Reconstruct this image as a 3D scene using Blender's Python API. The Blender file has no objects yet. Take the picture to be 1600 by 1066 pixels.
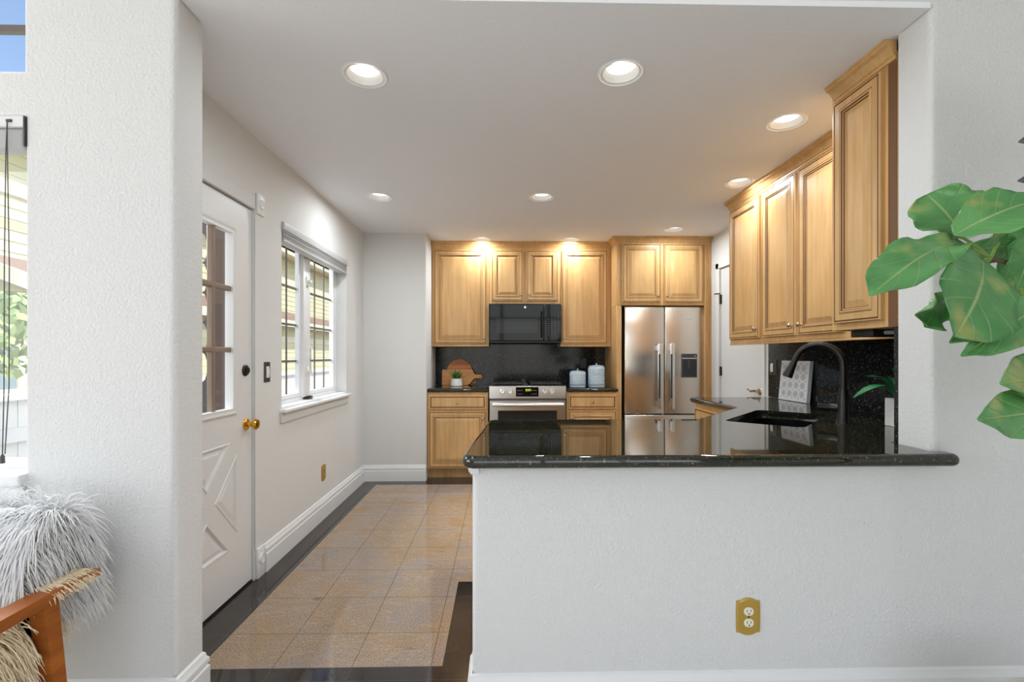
import bpy, bmesh, math, random
from mathutils import Vector, Matrix

random.seed(7)
PI = math.pi
scene = bpy.context.scene
COL = scene.collection

# ------------------------------------------------------------------ camera
F_PX, EYE = 745.0, 1.24
cam_data = bpy.data.cameras.new('camera')
cam = bpy.data.objects.new('camera', cam_data)
COL.objects.link(cam)
cam_data.sensor_width = 36.0
cam_data.lens = F_PX / 1600.0 * 36.0
cam_data.shift_y = 22.0 / 1600.0
cam_data.clip_start = 0.02
cam.location = (0, 0, EYE)
cam.rotation_euler = (PI / 2, 0, -math.atan(16 / 745.0))
scene.camera = cam

# ------------------------------------------------------------------ world, sun, daylight, exposure
world = bpy.data.worlds.new('sky')
scene.world = world
world.use_nodes = True
wn = world.node_tree
wn.nodes.clear()
w_out = wn.nodes.new('ShaderNodeOutputWorld')
w_bg = wn.nodes.new('ShaderNodeBackground')
w_sky = wn.nodes.new('ShaderNodeTexSky')
w_sky.sky_type = 'NISHITA'
w_sky.sun_disc = False
w_sky.sun_elevation = math.radians(48)
w_sky.sun_rotation = math.radians(90)
w_bg.inputs['Strength'].default_value = 0.27
wn.links.new(w_sky.outputs[0], w_bg.inputs[0])
wn.links.new(w_bg.outputs[0], w_out.inputs[0])

sun_d = bpy.data.lights.new('sun', 'SUN')
sun_d.energy = 3.2
sun_d.angle = math.radians(1.0)
sun_d.color = (1.0, 0.95, 0.86)
sun = bpy.data.objects.new('sun', sun_d)
COL.objects.link(sun)
sun.rotation_euler = Vector((-0.66, 0.0, -0.75)).to_track_quat('-Z', 'Y').to_euler()


def area(name, loc, target, sx, sy, power, color=(1, 1, 1)):
    d = bpy.data.lights.new(name, 'AREA')
    d.shape = 'RECTANGLE'
    d.size, d.size_y = sx, sy
    d.energy = power
    d.color = color
    o = bpy.data.objects.new(name, d)
    COL.objects.link(o)
    o.location = loc
    o.rotation_euler = (Vector(target) - Vector(loc)).to_track_quat('-Z', 'Y').to_euler()
    return o


# daylight through the big rear windows of the living room, and the two side windows
area('daylight_rear', (0.0, -3.35, 1.7), (0.0, 0.0, 1.8), 5.2, 2.9, 73, (1.0, 0.985, 0.965))
area('daylight_side', (-3.72, 0.35, 1.9), (0.0, 0.6, 1.8), 2.1, 2.0, 58, (1.0, 0.99, 0.975))

# added lamp, unseen above the side yard, brightens the kitchen like open sky
area('yard_fill_lamp', (-4.6, 3.7, 4.4), (-1.4, 3.6, 1.45), 3.4, 2.4, 750, (0.93, 0.97, 1.0))

# the recessed lamps overhead
CAN_POWER = 3.8
CAN_COLOR = (0.88, 0.95, 1.0)

scene.view_settings.view_transform = 'Standard'
scene.view_settings.look = 'None'
scene.view_settings.gamma = 1.0
scene.view_settings.use_curve_mapping = False
scene.view_settings.exposure = 0.0


# ------------------------------------------------------------------ materials
def lin(c):
    out = []
    for v in c:
        v = v / 255.0
        out.append(v / 12.92 if v <= 0.04045 else ((v + 0.055) / 1.055) ** 2.4)
    return (out[0], out[1], out[2], 1.0)


class Mat:
    def __init__(self, name, color=(200, 200, 200), rough=0.5, metal=0.0, spec=0.5, ior=1.5, coat=0.0):
        self.m = bpy.data.materials.new(name)
        self.m.use_nodes = True
        self.t = self.m.node_tree
        self.n = self.t.nodes
        self.b = self.n['Principled BSDF']
        self.b.inputs['Base Color'].default_value = lin(color)
        self.b.inputs['Roughness'].default_value = rough
        self.b.inputs['Metallic'].default_value = metal
        self.b.inputs['Specular IOR Level'].default_value = spec
        self.b.inputs['IOR'].default_value = ior
        self.b.inputs['Coat Weight'].default_value = coat
        self.b.inputs['Coat Roughness'].default_value = 0.08
        self._tc = None

    def link(self, a, b):
        self.t.links.new(a, b)

    def node(self, typ, **kw):
        nd = self.n.new(typ)
        for k, v in kw.items():
            setattr(nd, k, v)
        return nd

    def coords(self, scale=(1, 1, 1), kind='Object', jitter=False):
        tc = self.node('ShaderNodeTexCoord')
        mp = self.node('ShaderNodeMapping')
        mp.inputs['Scale'].default_value = scale
        src = tc.outputs[kind]
        if jitter:
            oi = self.node('ShaderNodeObjectInfo')
            ml = self.node('ShaderNodeMath', operation='MULTIPLY')
            ml.inputs[1].default_value = 13.0
            self.link(oi.outputs['Random'], ml.inputs[0])
            ad = self.node('ShaderNodeVectorMath', operation='ADD')
            self.link(src, ad.inputs[0])
            self.link(ml.outputs[0], ad.inputs[1])
            src = ad.outputs[0]
        self.link(src, mp.inputs[0])
        return mp.outputs[0]

    def noise(self, vec, scale, detail=4, rough=0.55, dist=0.0):
        nd = self.node('ShaderNodeTexNoise')
        nd.inputs['Scale'].default_value = scale
        nd.inputs['Detail'].default_value = detail
        nd.inputs['Roughness'].default_value = rough
        nd.inputs['Distortion'].default_value = dist
        self.link(vec, nd.inputs['Vector'])
        return nd.outputs['Fac']

    def ramp(self, fac, stops, interp='LINEAR'):
        nd = self.node('ShaderNodeValToRGB')
        cr = nd.color_ramp
        cr.interpolation = interp
        while len(cr.elements) < len(stops):
            cr.elements.new(0.5)
        for e, (p, c) in zip(cr.elements, stops):
            e.position = p
            e.color = lin(c) if len(c) == 3 else c
        self.link(fac, nd.inputs[0])
        return nd.outputs[0]

    def mix(self, fac, a, b, blend='MIX'):
        nd = self.node('ShaderNodeMixRGB', blend_type=blend)
        for s, v in ((nd.inputs[0], fac), (nd.inputs[1], a), (nd.inputs[2], b)):
            if isinstance(v, (int, float)):
                s.default_value = v
            elif isinstance(v, tuple):
                s.default_value = lin(v) if len(v) == 3 else v
            else:
                self.link(v, s)
        return nd.outputs[0]

    def math(self, op, a, b=None):
        nd = self.node('ShaderNodeMath', operation=op)
        for i, v in enumerate((a, b)):
            if v is None:
                continue
            if isinstance(v, (int, float)):
                nd.inputs[i].default_value = v
            else:
                self.link(v, nd.inputs[i])
        return nd.outputs[0]

    def color(self, sock):
        self.link(sock, self.b.inputs['Base Color'])

    def bump(self, fac, strength=0.2, dist=0.002):
        nd = self.node('ShaderNodeBump')
        nd.inputs['Strength'].default_value = strength
        nd.inputs['Distance'].default_value = dist
        self.link(fac, nd.inputs['Height'])
        self.link(nd.outputs[0], self.b.inputs['Normal'])


def wall_mat(name, col, strength=0.35):
    w = Mat(name, col, 0.75, spec=0.25)
    v = w.coords()
    f = w.noise(v, 95, 3, 0.6)
    w.bump(f, strength, 0.004)
    return w.m


M = {}
M['wall'] = wall_mat('painted_textured_wall', (222, 222, 220))
M['wall_living'] = wall_mat('painted_knockdown_wall', (220, 219, 217), 0.9)
M['ceiling'] = wall_mat('painted_ceiling', (243, 244, 247), 0.3)
M['white'] = Mat('white_trim_paint', (232, 232, 231), 0.35).m
M['door_white'] = Mat('white_door_paint', (226, 226, 225), 0.38).m
M['vinyl'] = Mat('white_vinyl', (236, 237, 238), 0.3).m
M['plastic_white'] = Mat('white_plastic', (238, 238, 236), 0.3).m
M['muntin'] = Mat('taupe_muntin', (140, 120, 104), 0.5).m
M['grille'] = Mat('brown_window_grille', (96, 88, 80), 0.5).m


def wood(name, a, b, c, rough=0.38, grain=(38, 38, 2.2)):
    w = Mat(name, b, rough, spec=0.4)
    v = w.coords(grain, jitter=True)
    f1 = w.noise(v, 1.0, 5, 0.6, 0.4)
    v2 = w.coords((grain[0] * .12, grain[1] * .12, grain[2] * .8), jitter=True)
    f2 = w.noise(v2, 1.0, 3, 0.6, 0.3)
    c1 = w.ramp(f1, [(0.25, a), (0.5, b), (0.75, c)])
    c2 = w.ramp(f2, [(0.3, (205, 205, 205)), (0.7, (255, 255, 255))])
    w.color(w.mix(0.6, c1, c2, 'MULTIPLY'))
    w.bump(f1, 0.04, 0.001)
    return w.m


M['maple'] = wood('honey_maple', (205, 157, 98), (216, 171, 113), (224, 184, 130))
M['glaze'] = Mat('dark_glaze_in_grooves', (112, 76, 44), 0.5).m
M['teak'] = wood('teak_frame', (134, 70, 24), (166, 92, 32), (184, 108, 42), 0.35, (6, 6, 30))
M['board_oak'] = wood('light_cutting_board_wood', (186, 122, 62), (206, 144, 82), (222, 166, 104), 0.45, (3, 40, 40))
M['board_acacia'] = wood('acacia_board_wood', (164, 92, 40), (190, 116, 58), (206, 134, 74), 0.45, (3, 30, 30))


def granite(name, base, mid, fleck, rough=0.03, ior=1.62, scale=1.0):
    g = Mat(name, base, rough, spec=0.5, ior=ior)
    v = g.coords((scale,) * 3)
    n1 = g.noise(v, 45, 5, 0.7)
    n2 = g.noise(v, 110, 4, 0.7)
    n3 = g.noise(v, 85, 2, 0.5)
    c1 = g.ramp(n1, [(0.35, base), (0.65, mid)])
    f2 = g.ramp(n2, [(0.60, (0, 0, 0)), (0.68, (255, 255, 255))])
    c2 = g.mix(f2, c1, fleck)
    f3 = g.ramp(n3, [(0.66, (0, 0, 0)), (0.72, (255, 255, 255))])
    c3 = g.mix(g.math('MULTIPLY', f3, 0.5), c2, (150, 142, 104))
    g.color(c3)
    return g.m


M['granite'] = granite('dark_green_granite', (15, 16, 13), (44, 43, 31), (112, 108, 78))
M['granite_splash'] = granite('black_speckled_granite', (14, 15, 16), (34, 36, 37), (132, 134, 132), 0.10, 1.34)


def tile_joints(m, width=0.0035):
    tc = m.node('ShaderNodeTexCoord')
    sp = m.node('ShaderNodeSeparateXYZ')
    m.link(tc.outputs['Object'], sp.inputs[0])
    res = []
    for sock, off, pitch in ((sp.outputs[0], -0.909, 0.3135), (sp.outputs[1], 2.140, 0.3145)):
        a = m.math('SUBTRACT', sock, off - 50 * pitch)
        a = m.math('DIVIDE', a, pitch)
        a = m.math('FRACT', a)
        a = m.math('SUBTRACT', a, 0.5)
        a = m.math('ABSOLUTE', a)
        res.append(m.math('GREATER_THAN', a, 0.5 - width / pitch / 2))
    return m.math('MAXIMUM', res[0], res[1])


t = Mat('tan_granite_tile', (170, 146, 120), 0.05, ior=1.5)
v = t.coords()
n1 = t.noise(v, 2.2, 4, 0.6, 1.2)
n2 = t.noise(v, 150, 3, 0.8)
n3 = t.noise(t.coords((1.3, 3.4, 1)), 1.8, 6, 0.6, 2.5)
c1 = t.ramp(n1, [(0.30, (172, 140, 102)), (0.5, (172, 150, 128)), (0.68, (160, 148, 142))])
c2 = t.ramp(n2, [(0.36, (84, 74, 66)), (0.47, (202, 199, 196)), (0.58, (255, 254, 252))])
c3 = t.mix(0.62, c1, c2, 'MULTIPLY')
vein = t.ramp(n3, [(0.475, (0, 0, 0)), (0.5, (255, 255, 255)), (0.525, (0, 0, 0))])
c4 = t.mix(t.math('MULTIPLY', vein, 0.15), c3, (224, 204, 176))
pit = t.ramp(t.noise(t.coords((9, 17, 1)), 1.0, 2, 0.4), [(0.70, (0, 0, 0)), (0.78, (255, 255, 255))])
c5 = t.mix(t.math('MULTIPLY', pit, 0.6), c4, (92, 78, 66))
t.color(t.mix(t.math('MULTIPLY', tile_joints(t), 0.75), c5, (84, 72, 62)))
M['tile'] = t.m
d = Mat('dark_border_tile', (52, 46, 43), 0.06, ior=1.5)
nd1 = d.noise(d.coords(), 3.0, 4, 0.6)
cd = d.ramp(nd1, [(0.3, (44, 39, 37)), (0.7, (60, 53, 49))])
d.color(d.mix(d.math('MULTIPLY', tile_joints(d), 0.5), cd, (86, 80, 76)))
M['dark_tile'] = d.m

cp = Mat('pale_beige_carpet', (208, 203, 194), 0.95, spec=0.1)
cp.bump(cp.noise(cp.coords(), 300, 2), 0.6, 0.004)
M['carpet'] = cp.m
st = Mat('brushed_stainless', (186, 184, 180), 0.22, 1.0)
fb = st.noise(st.coords((1.5, 1.5, 260)), 1.0, 3, 0.6)
st.bump(fb, 0.05, 0.0006)
M['steel'] = st.m
stv = Mat('brushed_fridge_steel', (222, 214, 204), 0.24, 1.0)
stv.b.inputs['Anisotropic'].default_value = 0.7
tg = stv.node('ShaderNodeTangent', direction_type='RADIAL', axis='Z')
stv.link(tg.outputs[0], stv.b.inputs['Tangent'])
M['fridge_steel'] = stv.m
M['steel_dark'] = Mat('dark_steel', (90, 90, 90), 0.35, 1.0).m
M['handle_steel'] = Mat('polished_handle_steel', (224, 224, 224), 0.28, 1.0).m
M['nickel'] = Mat('satin_nickel', (196, 180, 156), 0.25, 1.0).m
M['brass'] = Mat('polished_brass', (226, 172, 66), 0.16, 1.0).m
M['gold_plate'] = Mat('aged_brass_plate', (198, 164, 82), 0.36, 0.75).m
M['ivory'] = Mat('ivory_plastic', (232, 228, 208), 0.35).m
M['bronze'] = Mat('dark_bronze', (58, 54, 50), 0.35, 0.7).m
M['bronze_plate'] = Mat('dark_switch_plate', (74, 70, 64), 0.4, 0.4).m
M['black'] = Mat('matte_black', (22, 22, 23), 0.45).m
M['black_gap'] = Mat('shadow_black', (10, 10, 10), 0.8).m
M['black_gloss'] = Mat('gloss_black', (9, 10, 11), 0.05, ior=1.32).m
M['black_glass'] = Mat('smoked_glass', (40, 41, 42), 0.06, ior=1.32).m
M['faucet'] = Mat('satin_black_metal', (54, 52, 51), 0.33, 0.85).m
M['sink'] = Mat('black_composite_sink', (12, 12, 12), 0.16, ior=1.5).m
M['charcoal'] = Mat('charcoal_plastic', (58, 60, 62), 0.35).m
M['charcoal_dark'] = Mat('dark_charcoal_plastic', (36, 37, 39), 0.3).m
M['silver_mark'] = Mat('silver_mark', (206, 208, 210), 0.3, 0.6).m
M['key_print'] = Mat('grey_key_print', (120, 124, 126), 0.5).m
M['blind'] = Mat('grey_blind_fabric', (182, 181, 180), 0.7).m
M['blind_head'] = Mat('grey_blind_headrail', (196, 196, 196), 0.45).m
M['cord'] = Mat('dark_cord', (84, 82, 80), 0.8).m
M['art_white'] = Mat('white_carved_board', (226, 226, 228), 0.55).m
M['art_dark'] = Mat('dark_cutout', (58, 58, 60), 0.8).m
M['ceramic'] = Mat('white_ceramic', (232, 230, 226), 0.3).m
cn = Mat('pale_blue_glazed_ceramic', (176, 194, 206), 0.25)
cn.color(cn.ramp(cn.noise(cn.coords((10, 10, 60)), 1.0, 3), [(0.3, (160, 178, 190)), (0.7, (196, 208, 216))]))
M['canister'] = cn.m
M['canister_band'] = Mat('grey_blue_band', (120, 140, 152), 0.35).m
M['soil'] = Mat('soil', (60, 46, 36), 0.95).m
M['leaf_small'] = Mat('fresh_green_leaf', (74, 128, 60), 0.5).m
M['leaf_teal'] = Mat('deep_green_leaf', (30, 122, 68), 0.4).m
M['stem'] = Mat('green_stem', (120, 150, 66), 0.5).m
M['bark'] = Mat('brown_bark', (92, 76, 54), 0.85).m
M['pot'] = Mat('matte_stone_pot', (196, 192, 186), 0.7).m
M['burner'] = Mat('cast_iron', (20, 20, 20), 0.55).m


def leaf_material():
    l = Mat('glossy_fig_leaf', (72, 132, 66), 0.26, spec=0.6)
    tc = l.node('ShaderNodeTexCoord')
    sp = l.node('ShaderNodeSeparateXYZ')
    l.link(tc.outputs['UV'], sp.inputs[0])
    u, vv = sp.outputs[0], sp.outputs[1]
    av = l.math('ABSOLUTE', l.math('SUBTRACT', vv, 0.5))
    mid = l.ramp(av, [(0.0, (255, 255, 255)), (0.03, (0, 0, 0))])
    # side veins run outward and towards the tip
    k = l.math('SUBTRACT', u, l.math('MULTIPLY', av, 0.55))
    k = l.math('FRACT', l.math('MULTIPLY', k, 6.0))
    k = l.math('ABSOLUTE', l.math('SUBTRACT', k, 0.5))
    side = l.ramp(k, [(0.0, (255, 255, 255)), (0.07, (0, 0, 0))])
    n = l.noise(l.coords((5, 5, 5), jitter=True), 1.0, 3, 0.6)
    n2 = l.noise(l.coords((11, 11, 11), jitter=True), 1.0, 2, 0.5)
    base = l.ramp(n, [(0.3, (52, 116, 54)), (0.55, (88, 150, 82)), (0.75, (118, 170, 96))])
    base = l.mix(l.ramp(n2, [(0.58, (0, 0, 0)), (0.72, (190, 190, 190))]), base, (176, 172, 92))
    vf = l.math('MAXIMUM', l.math('MULTIPLY', mid, 0.85), l.math('MULTIPLY', side, 0.35))
    l.color(l.mix(vf, base, (166, 188, 116)))
    hb = l.math('ADD', l.math('MULTIPLY', mid, -1.0), l.math('MULTIPLY', side, -0.6))
    l.bump(hb, 0.5, 0.004)
    l.b.inputs['Subsurface Weight'].default_value = 0.0
    return l.m


M['fig_leaf'] = leaf_material()
M['fig_dark'] = Mat('grey_leaf_tip', (92, 94, 90), 0.6).m
M['fur_grey'] = Mat('pale_grey_fur', (240, 240, 240), 0.8, spec=0.2).m
M['fur_cream'] = Mat('cream_fur', (248, 232, 202), 0.8, spec=0.2).m
M['canvas'] = Mat('cream_upholstery', (214, 204, 186), 0.9).m

# glass: clear, mirrors at grazing angles
g = bpy.data.materials.new('window_glass')
g.use_nodes = True
gt = g.node_tree
gt.nodes.clear()
go = gt.nodes.new('ShaderNodeOutputMaterial')
gm = gt.nodes.new('ShaderNodeMixShader')
gtr = gt.nodes.new('ShaderNodeBsdfTransparent')
ggl = gt.nodes.new('ShaderNodeBsdfGlossy')
ggl.inputs['Roughness'].default_value = 0.0
glw = gt.nodes.new('ShaderNodeLayerWeight')
glw.inputs['Blend'].default_value = 0.5
gpw = gt.nodes.new('ShaderNodeMath')
gpw.operation = 'POWER'
gpw.inputs[1].default_value = 5.0
gml = gt.nodes.new('ShaderNodeMath')
gml.operation = 'MULTIPLY_ADD'
gml.inputs[1].default_value = 0.7
gml.inputs[2].default_value = 0.025
gt.links.new(glw.outputs['Facing'], gpw.inputs[0])
gt.links.new(gpw.outputs[0], gml.inputs[0])
gt.links.new(gml.outputs[0], gm.inputs[0])
gt.links.new(gtr.outputs[0], gm.inputs[1])
gt.links.new(ggl.outputs[0], gm.inputs[2])
gt.links.new(gm.outputs[0], go.inputs[0])
M['glass'] = g


def emit(name, col, strength):
    m = Mat(name, col, 0.4)
    m.b.inputs['Emission Color'].default_value = lin(col)
    m.b.inputs['Emission Strength'].default_value = strength
    return m.m


M['lens'] = emit('lit_lens', (255, 248, 238), 1.3)
M['digits'] = emit('green_digits', (190, 220, 60), 1.2)

# outside
M['siding'] = Mat('cream_siding', (214, 210, 172), 0.7).m
M['trim_cream'] = Mat('cream_trim', (232, 226, 196), 0.6).m
sh = Mat('brown_shingles', (150, 122, 104), 0.9)
sh.color(sh.ramp(sh.noise(sh.coords((4, 9, 9)), 3.0, 4), [(0.35, (128, 100, 86)), (0.65, (172, 146, 126))]))
M['shingle'] = sh.m
M['fence'] = Mat('white_fence_paint', (226, 226, 224), 0.6).m
M['concrete'] = Mat('pale_concrete', (186, 182, 174), 0.9).m
M['house_glass'] = Mat('house_window_glass', (120, 140, 150), 0.08).m
M['screen'] = Mat('dark_patio_panel', (76, 72, 72), 0.7).m
M['screen_wood'] = Mat('dark_brown_post', (78, 62, 54), 0.7).m
M['bush'] = Mat('grey_green_foliage', (126, 146, 92), 0.8).m


# ------------------------------------------------------------------ mesh helpers
def offset(poly, d):
    """Move every edge of a CCW polygon inward by d (number or one per edge)."""
    n = len(poly)
    ds = d if isinstance(d, (list, tuple)) else [d] * n
    out = []
    for i in range(n):
        p0, p1, p2 = Vector(poly[i - 1]), Vector(poly[i]), Vector(poly[(i + 1) % n])
        e0, e1 = (p1 - p0).normalized(), (p2 - p1).normalized()
        n0, n1 = Vector((-e0.y, e0.x)), Vector((-e1.y, e1.x))
        d0, d1 = ds[i - 1], ds[i]
        det = n0.x * n1.y - n0.y * n1.x
        if abs(det) < 1e-6:
            q = p1 + n0 * d0
        else:
            q = p1 + Vector(((d0 * n1.y - d1 * n0.y) / det, (n0.x * d1 - n1.x * d0) / det))
        out.append((q.x, q.y))
    return out


def arc(cx, cy, r, a0, a1, n):
    return [(cx + r * math.cos(math.radians(a0 + (a1 - a0) * i / n)), cy + r * math.sin(math.radians(a0 + (a1 - a0) * i / n))) for i in range(n + 1)]


def rect(x0, x1, y0, y1):
    return [(x0, y0), (x1, y0), (x1, y1), (x0, y1)]


def rrect(x0, x1, y0, y1, r, n=4):
    return (arc(x1 - r, y0 + r, r, -90, 0, n) + arc(x1 - r, y1 - r, r, 0, 90, n)
            + arc(x0 + r, y1 - r, r, 90, 180, n) + arc(x0 + r, y0 + r, r, 180, 270, n))


def circle(cx, cy, r, n=24):
    return [(cx + r * math.cos(2 * PI * i / n), cy + r * math.sin(2 * PI * i / n)) for i in range(n)]


def frame_of(d):
    d = Vector(d).normalized()
    a = Vector((0, 0, 1)) if abs(d.z) < 0.9 else Vector((1, 0, 0))
    x = a.cross(d).normalized()
    return x, d.cross(x), d


class MB:
    def __init__(self, o=(0, 0, 0)):
        self.bm = bmesh.new()
        self.flat = self.bm.faces.layers.int.new('flat')
        self.o = Vector(o)

    def v(self, p):
        return self.bm.verts.new(p)

    def f(self, vs, m=0):
        try:
            fc = self.bm.faces.new(vs)
            fc.material_index = m
            return fc
        except ValueError:
            return None

    def quad(self, pts, m=0):
        self.f([self.v(p) for p in pts], m)
        return self

    def box(self, x0, x1, y0, y1, z0, z1, m=0, b=0.0, seg=2):
        vs = [self.v((x, y, z)) for x in (x0, x1) for y in (y0, y1) for z in (z0, z1)]
        fs = [self.f([vs[i] for i in q], m) for q in ((0, 1, 3, 2), (4, 6, 7, 5), (0, 4, 5, 1), (2, 3, 7, 6), (0, 2, 6, 4), (1, 5, 7, 3))]
        if b > 0:
            es = list({e for fc in fs for e in fc.edges})
            r = bmesh.ops.bevel(self.bm, geom=es, offset=b, segments=seg, affect='EDGES', profile=0.5)
            for fc in r['faces']:
                fc.material_index = m
        return self

    def loft(self, rings, m=0, closed=True, caps=(True, True), mats=None):
        R = [[self.v(p) for p in ring] for ring in rings]
        n = len(R[0])
        for i in range(len(R) - 1):
            mm = mats[i] if mats else m
            for j in range(n if closed else n - 1):
                k = (j + 1) % n
                self.f([R[i][j], R[i][k], R[i + 1][k], R[i + 1][j]], mm)
        if caps[0]:
            self.f(R[0][::-1], mats[0] if mats else m)
        if caps[1]:
            self.f(R[-1], mats[-1] if mats else m)
        return self

    def lathe(self, prof, c=(0, 0, 0), d=(0, 0, 1), n=24, m=0, caps=(True, True)):
        x, y, z = frame_of(d)
        c = Vector(c)
        rings = []
        for r, h in prof:
            rings.append([c + z * h + (x * math.cos(2 * PI * i / n) + y * math.sin(2 * PI * i / n)) * max(r, 1e-5) for i in range(n)])
        return self.loft(rings, m, True, caps)

    def tube(self, pts, r, n=10, m=0, caps=True):
        pts = [Vector(p) for p in pts]
        rs = r if isinstance(r, (list, tuple)) else [r] * len(pts)
        rings = []
        x = None
        for i, p in enumerate(pts):
            t = (pts[min(i + 1, len(pts) - 1)] - pts[max(i - 1, 0)]).normalized()
            if x is None:
                x = frame_of(t)[0]
            x = (x - t * x.dot(t)).normalized()
            y = t.cross(x)
            rings.append([p + (x * math.cos(2 * PI * k / n) + y * math.sin(2 * PI * k / n)) * rs[i] for k in range(n)])
        return self.loft(rings, m, True, (caps, caps))

    def plate(self, outline, oprof, holes, mapf, m=0, back=True, mats=None):
        """Face plate: front face filled between outline and holes, then each loop follows its own (inset, depth) profile.
        A hole is (polygon, profile, cap); a hole without cap runs through to the back."""
        def mk(poly, d, ins):
            return [self.v(mapf(p[0], p[1], d)) for p in (offset(poly, ins) if ins else poly)]

        def loop_edges(vs):
            out = []
            for i in range(len(vs)):
                a, b = vs[i], vs[(i + 1) % len(vs)]
                e = self.bm.edges.get((a, b)) or self.bm.edges.new((a, b))
                out.append(e)
            return out

        front, rear = [], []
        for poly, prof, cap, hm in [(outline, oprof, False, m)] + [(h[0], h[1], h[2], h[3] if len(h) > 3 else m) for h in holes]:
            prev = None
            for ins, dep in prof:
                cur = mk(poly, dep, ins)
                if prev is None:
                    front += loop_edges(cur)
                else:
                    for j in range(len(cur)):
                        k = (j + 1) % len(cur)
                        self.f([prev[j], prev[k], cur[k], cur[j]], hm)
                prev = cur
            if cap:
                self.f(prev, hm)
            else:
                rear += loop_edges(prev)
        for es in ((front, rear) if back else (front,)):
            old = set(self.bm.faces)
            bmesh.ops.triangle_fill(self.bm, use_beauty=True, use_dissolve=False, edges=es)
            for g_ in self.bm.faces:
                if g_ not in old:
                    g_.material_index = m
                    g_[self.flat] = 1
        return self

    def sweep(self, path, prof, side=1, m=0, closed=False, caps=True):
        """Sweep an (out, z) profile along an XY polyline; side picks which hand is outward."""
        n = len(path)
        rings = []
        for i in range(n):
            p = Vector(path[i])
            ds = []
            if i > 0 or closed:
                ds.append((p - Vector(path[i - 1])).normalized())
            if i < n - 1 or closed:
                ds.append((Vector(path[(i + 1) % n]) - p).normalized())
            ns = [Vector((d_.y, -d_.x)) * side for d_ in ds]
            nn = ns[0] if len(ns) == 1 else (ns[0] + ns[1]) / (1 + ns[0].dot(ns[1]))
            rings.append([(p.x + nn.x * o_, p.y + nn.y * o_, z_) for o_, z_ in prof])
        return self.loft(rings, m, True, (caps, caps))

    def build(self, name, mats, parent=None, smooth=True, angle=38, loc=None):
        bmesh.ops.recalc_face_normals(self.bm, faces=self.bm.faces)
        if self.o.length:
            bmesh.ops.translate(self.bm, verts=self.bm.verts, vec=-self.o)
        me = bpy.data.meshes.new(name)
        for fc in self.bm.faces:
            fc.smooth = smooth and not fc[self.flat]
        self.bm.to_mesh(me)
        self.bm.free()
        if smooth:
            me.set_sharp_from_angle(angle=math.radians(angle))
            at = me.attributes['flat']
            for i_, d_ in enumerate(at.data):
                if d_.value:
                    me.polygons[i_].use_smooth = False
        me.attributes.remove(me.attributes['flat'])
        for mt in (mats if isinstance(mats, (list, tuple)) else [mats]):
            me.materials.append(M[mt] if isinstance(mt, str) else mt)
        o = bpy.data.objects.new(name, me)
        COL.objects.link(o)
        if parent:
            o.parent = parent
            if loc is not None:
                o.location = loc
        else:
            o.location = loc if loc is not None else self.o
        return o


def thing(name, label, cat, loc=(0, 0, 0), rotz=0.0, group=None):
    o = bpy.data.objects.new(name, None)
    o.empty_display_size = 0.05
    COL.objects.link(o)
    o.location = loc
    o.rotation_euler = (0, 0, rotz)
    tag(o, label, cat, group)
    return o


def tag(o, label, cat, group=None, kind=None):
    o['label'] = label
    o['category'] = cat
    if group:
        o['group'] = group
    if kind:
        o['kind'] = kind
    return o


def struct(o):
    o['kind'] = 'structure'
    return o


def struct_empty(name, loc=(0, 0, 0), rotz=0.0):
    o = bpy.data.objects.new(name, None)
    o.empty_display_size = 0.05
    COL.objects.link(o)
    o.location = loc
    o.rotation_euler = (0, 0, rotz)
    return struct(o)


R90 = PI / 2
CEIL = 2.446
XY = lambda z0, s=1: (lambda u, v_, d_: (u, v_, z0 + s * d_))
XZ = lambda y0, s=1: (lambda u, v_, d_: (u, y0 + s * d_, v_))
YZ = lambda x0, s=1: (lambda u, v_, d_: (x0 + s * d_, u, v_))


def bull(r, t, both=False, n=4):
    """rounded edge profile for a plate of thickness t: front face at depth 0"""
    p = [(r * (1 - math.sin(PI / 2 * i / n)), r * (1 - math.cos(PI / 2 * i / n))) for i in range(n + 1)]
    if both:
        p += [(r * (1 - math.cos(PI / 2 * i / n)), t - r * (1 - math.sin(PI / 2 * i / n))) for i in range(n + 1)]
    else:
        p.append((0, t))
    return p


def hole_bull(r, t, n=4):
    return [(-i_, d_) for i_, d_ in bull(r, t, False, n)]


# ------------------------------------------------------------------ room shell
# floor: tan granite field with a dark border
mb = MB()
xs = [-3.6, -1.5, -1.20, -0.237, 1.33, 2.3, 3.4]
ys = [-3.2, 1.60, 1.906, 2.614, 4.58, 5.5]
for i in range(len(xs) - 1):
    for j in range(len(ys) - 1):
        if j > 1 and (i == 0 or i == len(xs) - 2):
            continue
        tan_ = (i == 2 and j in (2, 3)) or (i == 3 and j == 3)
        mb.box(xs[i], xs[i + 1], ys[j], ys[j + 1], -0.05, 0.0, 2 if j == 0 else (1 if tan_ else 0))
bmesh.ops.remove_doubles(mb.bm, verts=mb.bm.verts, dist=1e-5)
struct(mb.build('floor', ['dark_tile', 'tile', 'carpet'], smooth=False))

# front wall: pillar, header over the opening, right wall and the half wall of the peninsula, all one plane
out_ = [(-3.6, -0.05), (-1.09, -0.05), (-1.09, CEIL), (1.49, CEIL), (1.49, 0.866), (-0.10, 0.866), (-0.10, -0.05),
        (3.4, -0.05), (3.4, 3.6), (-3.6, 3.6)]
WIN_LOW = (-3.2, -1.585, 0.842, 2.035)
WIN_UP = (-3.2, -1.590, 2.187, 3.30)
mb = MB()
mb.plate(out_, bull(0.020, 0.14), [(rect(*WIN_LOW), hole_bull(0.012, 0.14), False), (rect(*WIN_UP), hole_bull(0.012, 0.14), False)], XZ(1.62))
struct(mb.build('wall_front', 'wall_living'))

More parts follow.
